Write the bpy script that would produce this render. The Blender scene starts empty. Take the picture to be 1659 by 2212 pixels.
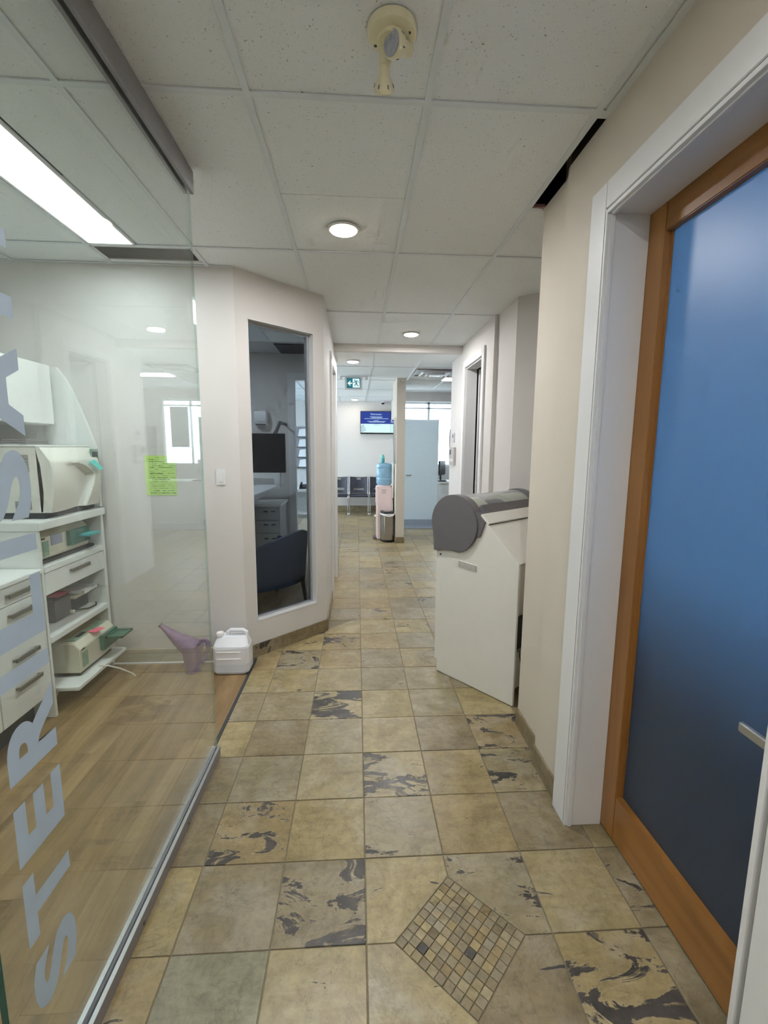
import bpy, bmesh, math, random
from mathutils import Matrix, Vector
random.seed(7)
scene = bpy.context.scene
COL = scene.collection
R = math.radians

# ------------------------------------------------------------------ camera
cam_d = bpy.data.cameras.new('camera'); cam = bpy.data.objects.new('camera', cam_d); COL.objects.link(cam)
cam_d.sensor_fit = 'VERTICAL'; cam_d.sensor_height = 36.0; cam_d.lens = 974.06 / 2212 * 36.0
cam_d.clip_start = 0.02; cam_d.clip_end = 200
CAMH = 1.5696
_p, _y, _r = -0.1416, 0.0603, 0.0072
_f = Vector((math.sin(_y)*math.cos(_p), math.cos(_y)*math.cos(_p), math.sin(_p)))
_rt = Vector((math.cos(_y), -math.sin(_y), 0)); _up = _rt.cross(_f)
_x = math.cos(_r)*_rt + math.sin(_r)*_up; _u = -math.sin(_r)*_rt + math.cos(_r)*_up
cam.matrix_world = Matrix(((_x.x, _u.x, -_f.x, 0), (_x.y, _u.y, -_f.y, 0), (_x.z, _u.z, -_f.z, CAMH), (0, 0, 0, 1)))
scene.camera = cam

# ------------------------------------------------------------------ light settings
scene.view_settings.view_transform = 'Standard'; scene.view_settings.look = 'None'
scene.view_settings.gamma = 1.0; scene.view_settings.use_curve_mapping = False
scene.view_settings.exposure = 0.0
POT_W, PANEL_W, FAR_W, SKY = 20.5, 14.0, 16.0, 9.5
POT_C, PANEL_C, FAR_C = (.97, .98, 1.0), (.88, .99, 1.0), (.86, .93, 1.0)
world = bpy.data.worlds.new('world'); scene.world = world; world.use_nodes = True
wb = world.node_tree.nodes['Background']; wb.inputs[0].default_value = (.78, .90, 1.0, 1); wb.inputs[1].default_value = SKY
try:
    scene.cycles.max_bounces = 7; scene.cycles.transparent_max_bounces = 10
    scene.cycles.diffuse_bounces = 4; scene.cycles.use_light_tree = False; scene.cycles.glossy_bounces = 3; scene.cycles.transmission_bounces = 4
    scene.cycles.use_adaptive_sampling = True; scene.cycles.adaptive_threshold = .16; scene.cycles.adaptive_min_samples = 12
    scene.cycles.caustics_reflective = False; scene.cycles.caustics_refractive = False
    scene.cycles.sample_clamp_indirect = 6.0
except Exception:
    pass

# ------------------------------------------------------------------ helpers
def lin(c):
    return tuple(((v/255)/12.92 if v/255 <= .04045 else ((v/255+.055)/1.055)**2.4) for v in c)

class N:
    """small node-tree helper"""
    def __init__(s, name):
        s.m = bpy.data.materials.new(name); s.m.use_nodes = True
        s.t = s.m.node_tree; s.b = s.t.nodes['Principled BSDF']; s.out = s.t.nodes['Material Output']
    def n(s, typ, **kw):
        nd = s.t.nodes.new(typ)
        for k, v in kw.items():
            if k.startswith('_'): setattr(nd, k[1:], v)
            else: nd.inputs[k.replace('__', ' ')].default_value = v
        return nd
    def l(s, a, b): s.t.links.new(a, b)
    def ramp(s, fac, stops, interp='LINEAR'):
        r = s.t.nodes.new('ShaderNodeValToRGB'); r.color_ramp.interpolation = interp
        el = r.color_ramp.elements
        while len(el) < len(stops): el.new(.5)
        for e, (p, c) in zip(el, stops): e.position = p; e.color = (c[0], c[1], c[2], 1)
        s.l(fac, r.inputs[0]); return r
    def mix(s, fac, a, b, mode='MIX'):
        m = s.t.nodes.new('ShaderNodeMix'); m.data_type = 'RGBA'; m.blend_type = mode
        for sock, v in ((m.inputs[0], fac), (m.inputs[6], a), (m.inputs[7], b)):
            if hasattr(v, 'is_output') or isinstance(v, bpy.types.NodeSocket): s.l(v, sock)
            elif isinstance(v, (int, float)): sock.default_value = v
            else: sock.default_value = (v[0], v[1], v[2], 1)
        return m.outputs[2]
    def math(s, op, a, b=None):
        m = s.t.nodes.new('ShaderNodeMath'); m.operation = op
        for sock, v in ((m.inputs[0], a), (m.inputs[1], b)):
            if v is None: continue
            if isinstance(v, bpy.types.NodeSocket): s.l(v, sock)
            else: sock.default_value = v
        return m.outputs[0]

def plain(name, rgb, rough=.5, metal=0.0, var=.05, scale=14, bump=0.0, bscale=120, spec=.5, trans=0.0, coat=0.0, sss=0.0):
    k = N(name); b = k.b; c = lin(rgb)
    pos = k.n('ShaderNodeNewGeometry').outputs['Position']
    no = k.n('ShaderNodeTexNoise', Scale=scale, Detail=4.0); k.l(pos, no.inputs['Vector'])
    r = k.ramp(no.outputs[0], [(.3, tuple(v*(1-var) for v in c)), (.7, tuple(min(1, v*(1+var)) for v in c))])
    k.l(r.outputs[0], b.inputs['Base Color'])
    b.inputs['Roughness'].default_value = rough; b.inputs['Metallic'].default_value = metal
    b.inputs['Specular IOR Level'].default_value = spec
    if trans: b.inputs['Transmission Weight'].default_value = trans
    if coat: b.inputs['Coat Weight'].default_value = coat
    if bump:
        n2 = k.n('ShaderNodeTexNoise', Scale=bscale, Detail=3.0); k.l(pos, n2.inputs['Vector'])
        bp = k.n('ShaderNodeBump', Strength=bump, Distance=.002); k.l(n2.outputs[0], bp.inputs['Height']); k.l(bp.outputs[0], b.inputs['Normal'])
    return k.m

def emit(name, rgb, strength):
    k = N(name)
    e = k.n('ShaderNodeEmission', Strength=strength); e.inputs[0].default_value = (*lin(rgb), 1)
    k.l(e.outputs[0], k.out.inputs[0]); return k.m

def glass(name, tint, refl=1.0, rough=0.0):
    """thin architectural glass: clear see-through plus a Schlick mirror layer"""
    k = N(name)
    lw = k.n('ShaderNodeLayerWeight', Blend=.5)
    f = k.math('POWER', lw.outputs['Facing'], 5.0)
    f = k.math('MULTIPLY_ADD', f, .93*refl); f.node.inputs[2].default_value = .04*refl
    tr = k.n('ShaderNodeBsdfTransparent'); tr.inputs[0].default_value = (*tint, 1)
    gl = k.n('ShaderNodeBsdfGlossy', Roughness=rough); gl.inputs[0].default_value = (1, 1, 1, 1)
    mx = k.n('ShaderNodeMixShader'); k.l(f, mx.inputs[0]); k.l(tr.outputs[0], mx.inputs[1]); k.l(gl.outputs[0], mx.inputs[2])
    k.l(mx.outputs[0], k.out.inputs[0]); return k.m

class MB:
    """collects geometry in world coordinates, builds ONE mesh object"""
    def __init__(s): s.v = []; s.f = []
    def add(s, vs, fs):
        o = len(s.v); s.v += [tuple(v) for v in vs]; s.f += [tuple(i+o for i in f) for f in fs]; return s
    def box(s, x0, x1, y0, y1, z0, z1):
        return s.add([(x0,y0,z0),(x1,y0,z0),(x1,y1,z0),(x0,y1,z0),(x0,y0,z1),(x1,y0,z1),(x1,y1,z1),(x0,y1,z1)],
                     [(0,3,2,1),(4,5,6,7),(0,1,5,4),(1,2,6,5),(2,3,7,6),(3,0,4,7)])
    def extr(s, pts, vec):
        n = len(pts); v = Vector(vec); P = [Vector(p) for p in pts]
        return s.add([tuple(p) for p in P]+[tuple(p+v) for p in P],
                     [tuple(range(n))[::-1], tuple(range(n, 2*n))]+[(i, (i+1) % n, n+(i+1) % n, n+i) for i in range(n)])
    def poly(s, pts): return s.add(pts, [tuple(range(len(pts)))])
    def cyl(s, p0, p1, r0, r1=None, n=16, caps=True):
        r1 = r0 if r1 is None else r1
        a, b = Vector(p0), Vector(p1); d = (b-a).normalized()
        t = Vector((0,0,1)) if abs(d.z) < .9 else Vector((1,0,0)); u = d.cross(t).normalized(); w = d.cross(u)
        vs = []
        for c, r in ((a, r0), (b, r1)):
            for i in range(n):
                q = 2*math.pi*i/n; vs.append(tuple(c+u*r*math.cos(q)+w*r*math.sin(q)))
        fs = [(i, (i+1) % n, n+(i+1) % n, n+i) for i in range(n)]
        if caps: fs += [tuple(range(n))[::-1], tuple(range(n, 2*n))]
        return s.add(vs, fs)
    def lathe(s, prof, base, axis=(0,0,1), n=24):
        d = Vector(axis).normalized(); t = Vector((0,0,1)) if abs(d.z) < .9 else Vector((1,0,0))
        u = d.cross(t).normalized(); w = d.cross(u); b = Vector(base); vs = []
        for r, h in prof:
            for i in range(n):
                q = 2*math.pi*i/n; vs.append(tuple(b+d*h+u*r*math.cos(q)+w*r*math.sin(q)))
        fs = []
        for k in range(len(prof)-1):
            for i in range(n): fs.append((k*n+i, k*n+(i+1) % n, (k+1)*n+(i+1) % n, (k+1)*n+i))
        fs += [tuple(range(n))[::-1], tuple(range((len(prof)-1)*n, len(prof)*n))]
        return s.add(vs, fs)
    def tube(s, pts, r, n=8):
        P = [Vector(p) for p in pts]; rr = r if isinstance(r, (list, tuple)) else [r]*len(P); vs = []; prev = None
        for i, p in enumerate(P):
            d = (P[min(i+1, len(P)-1)]-P[max(i-1, 0)]).normalized()
            if prev is None:
                t = Vector((0,0,1)) if abs(d.z) < .9 else Vector((1,0,0)); u = d.cross(t).normalized()
            else: u = (prev-d*prev.dot(d)).normalized()
            prev = u; w = d.cross(u)
            for k in range(n):
                q = 2*math.pi*k/n; vs.append(tuple(p+u*rr[i]*math.cos(q)+w*rr[i]*math.sin(q)))
        fs = [(i*n+k, i*n+(k+1) % n, (i+1)*n+(k+1) % n, (i+1)*n+k) for i in range(len(P)-1) for k in range(n)]
        fs += [tuple(range(n))[::-1], tuple(range((len(P)-1)*n, len(P)*n))]
        return s.add(vs, fs)
    def xf(s, M): s.v = [tuple(M @ Vector(v)) for v in s.v]; return s
    def build(s, name, mat, parent=None, bev=0, seg=2, smooth=35, loc=None):
        org = Vector(loc) if loc is not None else (worg(parent) if parent else Vector((0,0,0)))
        me = bpy.data.meshes.new(name); bm = bmesh.new()
        vs = [bm.verts.new(Vector(v)-org) for v in s.v]
        for f in s.f:
            try: bm.faces.new([vs[i] for i in f])
            except ValueError: pass
        bmesh.ops.recalc_face_normals(bm, faces=bm.faces[:])
        if bev:
            es = [e for e in bm.edges if e.is_manifold and e.calc_face_angle(0) > R(30)]
            bmesh.ops.bevel(bm, geom=es, offset=bev, segments=seg, affect='EDGES', clamp_overlap=True)
        bm.to_mesh(me); bm.free()
        if smooth:
            for p in me.polygons: p.use_smooth = True
            me.set_sharp_from_angle(angle=R(smooth))
        me.materials.append(mat)
        return link(bpy.data.objects.new(name, me), parent, org)

ORG = {}
def worg(o): return ORG[o.name]
def link(o, parent, org):
    COL.objects.link(o); ORG[o.name] = Vector(org)
    if parent: o.parent = parent; o.location = Vector(org)-worg(parent)
    else: o.location = org
    return o
def tag(o, label=None, cat=None, group=None, kind=None):
    for k, v in (('label', label), ('category', cat), ('group', group), ('kind', kind)):
        if v: o[k] = v
    return o
def thing(name, loc, label, cat, group=None):
    e = bpy.data.objects.new(name, None); e.empty_display_size = .1
    link(e, None, loc); return tag(e, label, cat, group)
def struct(o, label, cat): return tag(o, label, cat, kind='structure')
def bx(*a): return MB().box(*a)
def share(src, name, parent, loc):
    o = bpy.data.objects.new(name, src.data); return link(o, parent, loc)
def area(name, loc, size, power, color, rot=(0,0,0), shape='DISK', size_y=None, parent=None, spread=None):
    l = bpy.data.lights.new(name, 'AREA'); l.shape = shape; l.size = size
    if size_y: l.size_y = size_y
    l.energy = power; l.color = color
    if spread: l.spread = spread
    o = bpy.data.objects.new(name, l); link(o, parent, Vector(loc)); o.rotation_euler = rot; return o
_fonts = {}
def glyph(ch, bold=.0):
    """flat outline mesh data (verts, faces) of one character or word from the built-in font"""
    c = bpy.data.curves.new('glyph', 'FONT'); c.body = ch; c.size = 1; c.offset = bold; c.resolution_u = 6
    o = bpy.data.objects.new('glyph', c); COL.objects.link(o)
    dg = bpy.context.evaluated_depsgraph_get(); dg.update()
    me = o.evaluated_get(dg).to_mesh()
    v = [tuple(x.co) for x in me.vertices]; f = [tuple(p.vertices) for p in me.polygons]
    bpy.data.objects.remove(o); bpy.data.curves.remove(c); return v, f

# ------------------------------------------------------------------ materials
WALLB = plain('beige_paint', (206, 197, 183), .62, var=.015, scale=3, bump=.12, bscale=220, spec=.3)
WALL = plain('wall_paint', (212, 208, 204), .62, var=.015, scale=3, bump=.12, bscale=220, spec=.3)
TRIMW = plain('trim_white', (222, 222, 222), .38, var=.012, scale=5)
WHITE = plain('white_laminate', (225, 227, 224), .35, var=.015)
WHITE2 = plain('white_steel', (222, 220, 212), .4, var=.015, bump=.04, bscale=400)
BEIGE = plain('beige_plastic', (212, 208, 190), .45, var=.02)
STERW = plain('steriliser_shell', (218, 217, 208), .42, var=.015)
CREAM = plain('cream_plastic', (228, 222, 190), .42, var=.03)
GREY = plain('grey_plastic', (104, 101, 104), .42, var=.03, bump=.05, bscale=500)
DGREY = plain('dark_grey', (58, 60, 64), .5, var=.05)
BLACK = plain('black_plastic', (18, 18, 20), .45, var=.1)
NAVY = plain('navy_plastic', (40, 42, 56), .42, var=.05)
CHROME = plain('chrome', (205, 205, 208), .15, 1.0, var=.02)
ALU = plain('brushed_aluminium', (196, 198, 200), .32, .9, var=.04, scale=60)
ALUG = plain('grey_aluminium', (140, 138, 140), .5, .25, var=.04, scale=60)
NICKEL = plain('brushed_nickel', (128, 122, 112), .4, .7, var=.05)
STEEL = plain('stainless', (176, 172, 166), .26, 1.0, var=.03)
GREENP = plain('green_plastic', (58, 112, 98), .35, var=.06)
TEALP = plain('teal_plastic', (96, 176, 176), .35, var=.04)
LABELG = plain('green_label', (140, 166, 146), .5, var=.03)
PINKN = plain('pink_paper', (240, 112, 138), .7, var=.03)
TEALN = plain('teal_paper', (96, 204, 194), .7, var=.03)
LIMEN = plain('lime_paper', (190, 224, 120), .75, var=.03)
INK = plain('dark_ink', (58, 84, 52), .7, var=.2, scale=60)
INK2 = plain('faded_ink', (112, 142, 76), .7, var=.2, scale=60)
VINYL = plain('frosted_vinyl', (176, 194, 212), .6, var=.03, spec=.3)
UPH = plain('navy_upholstery', (70, 82, 104), .7, var=.05, scale=30, bump=.06, bscale=300)
DWOOD = plain('dark_wood', (46, 38, 34), .4, var=.15, scale=25)
VOIDM = plain('void_dark', (20, 20, 24), .9, var=.2)
CORD = plain('white_cord', (225, 224, 220), .5, var=.02)
BCORD = plain('black_cord', (24, 24, 26), .5, var=.1)
RUBBER = plain('cove_rubber', (158, 150, 132), .6, var=.05, scale=8)
GROUT = plain('grout', (128, 118, 98), .85, var=.12, scale=60, bump=.2, bscale=300)
GLASS = glass('partition_glass', (.94, .975, .965), refl=1.2)
GLASSE = plain('glass_edge', (38, 84, 76), .15, var=.05)
TINT = glass('tinted_glass', (.74, .79, .83), refl=.6)
CLEAR = glass('clear_plastic', (.90, .92, .93), refl=1.2, rough=.03)
SHADE = plain('grey_shade', (170, 176, 182), .8, var=.02)
BLUEW = plain('blue_water_bottle', (160, 206, 236), .12, var=.05, trans=.35)
PURPLE = plain('purple_plastic', (148, 108, 158), .3, var=.06, trans=.35)
JUGM = plain('milky_plastic', (238, 239, 244), .35, var=.02, trans=.08)
LIQ = plain('milky_plastic_full', (222, 225, 232), .35, var=.02, trans=.08)
COOLER = plain('cooler_plastic', (236, 214, 212), .4, var=.015)
BAG = plain('white_liner', (238, 236, 234), .5, var=.03)
LENS = plain('lamp_reflector', (190, 192, 205), .12, .85, var=.25, scale=60)
POTON = emit('downlight_lens', (255, 236, 206), 40)
POTON2 = emit('downlight_lens_far', (255, 244, 226), 30)
LEDON = emit('led_panel', (248, 255, 253), 4)
SCRB = emit('screen_blue', (56, 74, 156), 1.0)
SCRC = emit('screen_cyan', (214, 250, 250), 1.1)
SCRT = emit('screen_text', (190, 220, 246), 1.0)
SCRD = emit('screen_streak', (120, 140, 190), .9)
EXG = emit('exit_green', (44, 116, 128), 1.0)
EXW = emit('exit_white', (222, 248, 250), 1.1)

def make_wood(name, c0, c1, c2, axis='Y', rough=.45, scale=1.0, rnd=.5):
    k = N(name)
    pos = k.n('ShaderNodeNewGeometry').outputs['Position']
    oi = k.n('ShaderNodeObjectInfo')
    mp = k.n('ShaderNodeMapping'); st = {'Y': (9, 1.1, 9), 'Z': (9, 9, 1.0), 'X': (1.1, 9, 9)}[axis]
    mp.inputs['Scale'].default_value = tuple(v*scale for v in st); k.l(pos, mp.inputs[0])
    off = k.n('ShaderNodeVectorMath', _operation='ADD'); k.l(mp.outputs[0], off.inputs[0])
    cm = k.n('ShaderNodeCombineXYZ'); k.l(k.math('MULTIPLY', oi.outputs['Random'], 60.0), cm.inputs[0]); k.l(k.math('MULTIPLY', oi.outputs['Random'], 23.0), cm.inputs[1])
    k.l(cm.outputs[0], off.inputs[1])
    n1 = k.n('ShaderNodeTexNoise', Scale=1.0, Detail=7.0, Roughness=.62, Distortion=.5); k.l(off.outputs[0], n1.inputs['Vector'])
    r = k.ramp(n1.outputs[0], [(.28, lin(c0)), (.5, lin(c1)), (.74, lin(c2))])
    tone = k.math('MULTIPLY_ADD', oi.outputs['Random'], rnd*.5); tone.node.inputs[2].default_value = 1-rnd*.25
    cmb = k.n('ShaderNodeCombineColor'); [k.l(tone, cmb.inputs[i]) for i in range(3)]
    k.l(k.mix(1.0, r.outputs[0], cmb.outputs[0], 'MULTIPLY'), k.b.inputs['Base Color'])
    k.b.inputs['Roughness'].default_value = rough
    bp = k.n('ShaderNodeBump', Strength=.08, Distance=.002); k.l(n1.outputs[0], bp.inputs['Height']); k.l(bp.outputs[0], k.b.inputs['Normal'])
    return k.m
PLANK = make_wood('vinyl_plank', (98, 76, 50), (136, 110, 76), (168, 140, 102), 'Y', .42, rnd=.25)
DOORW = make_wood('door_maple', (128, 84, 40), (152, 104, 52), (170, 122, 66), 'Z', .35, rnd=.1)
DOORWH = make_wood('door_maple_rail', (128, 84, 40), (152, 104, 52), (170, 122, 66), 'Y', .35, rnd=.1)
FLOORV = make_wood('grey_vinyl', (112, 118, 132), (130, 136, 148), (148, 152, 160), 'X', .35, rnd=.1)

def make_slate():
    k = N('slate_tile')
    pos = k.n('ShaderNodeNewGeometry').outputs['Position']; oi = k.n('ShaderNodeObjectInfo')
    rn = oi.outputs['Random']
    cm = k.n('ShaderNodeCombineXYZ')
    for i, m in enumerate((53.0, 91.0, 17.0)): k.l(k.math('MULTIPLY', rn, m), cm.inputs[i])
    vec = k.n('ShaderNodeVectorMath', _operation='ADD'); k.l(pos, vec.inputs[0]); k.l(cm.outputs[0], vec.inputs[1]); vec = vec.outputs[0]
    def noise(sc, det, ro, di, v=vec):
        t = k.n('ShaderNodeTexNoise', Scale=sc, Detail=det, Roughness=ro, Distortion=di); k.l(v, t.inputs['Vector']); return t.outputs[0]
    a_tone = k.n('ShaderNodeAttribute', _attribute_type='OBJECT', _attribute_name='slate_tone').outputs['Fac']
    a_dark = k.n('ShaderNodeAttribute', _attribute_type='OBJECT', _attribute_name='slate_dark').outputs['Fac']
    n1 = noise(4.2, 5, .6, .9)
    base = k.ramp(n1, [(.25, lin((132, 122, 100))), (.42, lin((153, 143, 118))), (.55, lin((166, 156, 132))), (.75, lin((180, 172, 154)))]).outputs[0]
    tonec = k.ramp(a_tone, [(0, lin((228, 208, 172))), (.3, lin((246, 234, 196))), (.55, lin((220, 214, 204))), (.8, lin((204, 192, 174))), (1.0, lin((218, 226, 222)))]).outputs[0]
    base = k.mix(.85, base, tonec, 'MULTIPLY')
    pale = noise(2.6, 4, .55, 1.6)
    fac = k.ramp(pale, [(.5, (0,0,0)), (.72, (.55,.55,.55))]).outputs[0]
    base = k.mix(fac, base, lin((162, 154, 138)))
    fine = k.ramp(noise(30, 5, .75, .5), [(.3, (.74,.73,.72)), (.5, (.98,.98,.98)), (.7, (1.14,1.14,1.13))]).outputs[0]
    base = k.mix(1.0, base, fine, 'MULTIPLY')
    # thin layered cracks
    v2 = k.n('ShaderNodeTexNoise', Scale=3.0, Detail=6.0, Roughness=.6, Distortion=2.2); k.l(vec, v2.inputs['Vector'])
    rid = k.math('ABSOLUTE', k.math('SUBTRACT', v2.outputs[0], .5))
    crack = k.ramp(rid, [(0, (.55,.55,.55)), (.006, (.9,.9,.9)), (.012, (1,1,1))]).outputs[0]
    base = k.mix(.6, base, crack, 'MULTIPLY')
    st = k.n('ShaderNodeMapping'); k.l(vec, st.inputs[0]); st.inputs['Scale'].default_value = (3.0, 15.0, 3.0); st.inputs['Rotation'].default_value = (0, 0, .5)
    band = k.ramp(noise(1.6, 6, .65, .7, st.outputs[0]), [(.32, (.80,.77,.74)), (.5, (1,1,1)), (.68, (1.10,1.09,1.07))]).outputs[0]
    base = k.mix(.75, base, band, 'MULTIPLY')
    # dark flaked patches of the stone
    da = k.math('MULTIPLY_ADD', a_dark, .30); da.node.inputs[2].default_value = -.30
    mp = k.n('ShaderNodeMapping'); k.l(vec, mp.inputs[0]); mp.inputs['Scale'].default_value = (1.0, 2.3, 1.0)
    rc = k.n('ShaderNodeCombineXYZ'); k.l(k.math('MULTIPLY', k.math('ROUND', k.math('MULTIPLY', rn, 7.0)), 1.5708), rc.inputs[2]); k.l(rc.outputs[0], mp.inputs['Rotation'])
    d = k.math('ADD', noise(4.6, 7, .68, .8, mp.outputs[0]), da)
    dm = k.ramp(d, [(.485, (0,0,0)), (.51, (1,1,1))]).outputs[0]
    edge = k.ramp(d, [(.46, (0,0,0)), (.485, (1,1,1)), (.52, (0,0,0))]).outputs[0]
    base = k.mix(k.math('MULTIPLY', edge, .16), base, lin((206, 190, 160)))
    dc = k.ramp(noise(9, 5, .6, .4), [(.3, lin((50, 48, 46))), (.7, lin((88, 81, 75)))]).outputs[0]
    base = k.mix(dm, base, dc)
    k.l(base, k.b.inputs['Base Color'])
    ro = k.ramp(n1, [(.3, (.27,.27,.27)), (.7, (.42,.42,.42))]).outputs[0]; k.l(ro, k.b.inputs['Roughness'])
    k.b.inputs['Specular IOR Level'].default_value = .42
    h = k.math('ADD', k.math('MULTIPLY', v2.outputs[0], 1.0), k.math('MULTIPLY', dm, -.25))
    h = k.math('ADD', h, k.math('MULTIPLY', noise(22, 6, .65, .4), .3))
    bp = k.n('ShaderNodeBump', Strength=.5, Distance=.005); k.l(h, bp.inputs['Height']); k.l(bp.outputs[0], k.b.inputs['Normal'])
    return k.m
SLATE = make_slate()

def make_ceil():
    k = N('ceiling_tile')
    pos = k.n('ShaderNodeNewGeometry').outputs['Position']
    n1 = k.n('ShaderNodeTexNoise', Scale=120.0, Detail=4.0, Roughness=.65, Distortion=.8); k.l(pos, n1.inputs['Vector'])
    n2 = k.n('ShaderNodeTexNoise', Scale=420.0, Detail=2.0); k.l(pos, n2.inputs['Vector'])
    fl = k.ramp(n1.outputs[0], [(.30, lin((136, 136, 132))), (.37, lin((238, 242, 243)))]).outputs[0]
    f2 = k.ramp(n2.outputs[0], [(.3, (.9,.9,.9)), (.6, (1,1,1))]).outputs[0]
    k.l(k.mix(1.0, fl, f2, 'MULTIPLY'), k.b.inputs['Base Color'])
    k.b.inputs['Roughness'].default_value = .9; k.b.inputs['Specular IOR Level'].default_value = .1
    bp = k.n('ShaderNodeBump', Strength=.3, Distance=.002); k.l(n1.outputs[0], bp.inputs['Height']); k.l(bp.outputs[0], k.b.inputs['Normal'])
    return k.m
CEIL = make_ceil()
TEE = plain('grid_tee', (222, 228, 231), .5, var=.02)

def make_frost():
    k = N('frosted_door_glass')
    pos = k.n('ShaderNodeNewGeometry').outputs['Position']
    no = k.n('ShaderNodeTexNoise', Scale=700.0, Detail=2.0); k.l(pos, no.inputs['Vector'])
    bp = k.n('ShaderNodeBump', Strength=.12, Distance=.001); k.l(no.outputs[0], bp.inputs['Height'])
    tl = k.n('ShaderNodeBsdfTranslucent'); tl.inputs[0].default_value = (.34, .54, .74, 1)
    df = k.n('ShaderNodeBsdfDiffuse'); df.inputs[0].default_value = (.10, .12, .15, 1)
    gl = k.n('ShaderNodeBsdfGlossy', Roughness=.38); k.l(bp.outputs[0], gl.inputs['Normal'])
    m1 = k.n('ShaderNodeMixShader'); m1.inputs[0].default_value = .25; k.l(tl.outputs[0], m1.inputs[1]); k.l(df.outputs[0], m1.inputs[2])
    lw = k.n('ShaderNodeLayerWeight', Blend=.5); f = k.math('POWER', lw.outputs['Facing'], 4.0)
    f = k.math('MULTIPLY_ADD', f, .55); f.node.inputs[2].default_value = .06
    m2 = k.n('ShaderNodeMixShader'); k.l(f, m2.inputs[0]); k.l(m1.outputs[0], m2.inputs[1]); k.l(gl.outputs[0], m2.inputs[2])
    k.l(m2.outputs[0], k.out.inputs[0]); return k.m
FROST = make_frost()
# ================================================================== STRUCTURE
ZC, ZF = 2.739, 2.66          # corridor ceiling, lower far ceiling
TOP = 3.25                    # walls run up into the ceiling void

# ---------------- floors
T = .3047; FX0 = .0285; FY0 = 3.0596
floor = struct(bx(-3.2, 4.6, -2.2, 11.3, -.12, -.004).build('floor', GROUT), 'slate tiled corridor floor with grey grout joints', 'floor')
def clip(poly, nx, ny, c):     # keep nx*x+ny*y >= c
    out = []
    for i in range(len(poly)):
        a, b = poly[i], poly[(i+1) % len(poly)]
        da = nx*a[0]+ny*a[1]-c; db = nx*b[0]+ny*b[1]-c
        if da >= 0: out.append(a)
        if da*db < 0:
            t = da/(da-db); out.append((a[0]+(b[0]-a[0])*t, a[1]+(b[1]-a[1])*t))
    return out
def inset(poly, g):            # inset a CCW convex polygon by g
    out = poly
    n = len(poly)
    for i in range(n):
        a, b = poly[i], poly[(i+1) % n]; dx, dy = b[0]-a[0], b[1]-a[1]; L = math.hypot(dx, dy)
        if L < 1e-6: continue
        nx, ny = -dy/L, dx/L; out = clip(out, nx, ny, nx*a[0]+ny*a[1]+g)
        if len(out) < 3: return []
    return out
def slab(poly, z0, z1, ch):    # chamfered slab mesh builder
    inn = inset(poly, ch)
    m = MB()
    if len(inn) != len(poly): return m.extr([(x, y, z0) for x, y in poly], (0, 0, z1-z0))
    n = len(poly)
    v = [(x, y, z0) for x, y in poly]+[(x, y, z1-ch*.7) for x, y in poly]+[(x, y, z1) for x, y in inn]
    f = [tuple(range(2*n, 3*n))]
    for k in (0, 1):
        f += [(k*n+i, k*n+(i+1) % n, (k+1)*n+(i+1) % n, (k+1)*n+i) for i in range(n)]
    return m.add(v, f)
DIA = (FX0+T, FY0-6*T, .2125)  # mosaic inset: centre and half diagonal
DARK = {(-1,-2):.95, (0,-4):.96, (-2,-5):.77, (-1,-6):.84, (2,-3):.84, (2,-4):.74, (1,-6):.76, (3,-6):.74, (2,-7):.92, (-2,0):.74,
        (-1,1):.74, (1,2):.74, (0,6):.62, (1,6):.7, (-1,3):.66, (1,9):.78, (0,11):.6, (-1,12):.7, (0,14):.84, (0,17):.72, (-1,19):.7, (1,4):.6,
        (0,-5):.60, (1,-3):.5, (3,-3):.5, (1,-7):.55}
TONE = {(-2,-7):1.0, (-1,-7):.3, (0,-7):.32, (-2,-6):.78, (-1,-6):.66, (0,-6):.30, (1,-6):.5, (2,-6):.36, (-2,-5):.05, (-1,-5):.28, (0,-5):.5,
        (1,-5):.1, (2,-5):.78, (-2,-4):.55, (-1,-4):.4, (0,-4):.35, (1,-4):.12, (2,-4):.5, (-2,-3):.8, (-1,-3):.5, (0,-3):.32, (1,-3):.8, (2,-3):.0,
        (-2,-2):.5, (-1,-2):.35, (0,-2):.3, (1,-2):.5, (2,-2):.3, (-2,-1):.35, (-1,-1):.4, (0,-1):.5, (1,-1):.5, (-3,-2):.5, (-3,-1):.3, (2,-7):.2, (1,-7):.8}
A0 = (-.815, 3.22); B0 = (-.262, 3.75)
dl = math.hypot(B0[0]-A0[0], B0[1]-A0[1]); AD = ((B0[0]-A0[0])/dl, (B0[1]-A0[1])/dl)
full = None; ntile = 0
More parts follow.
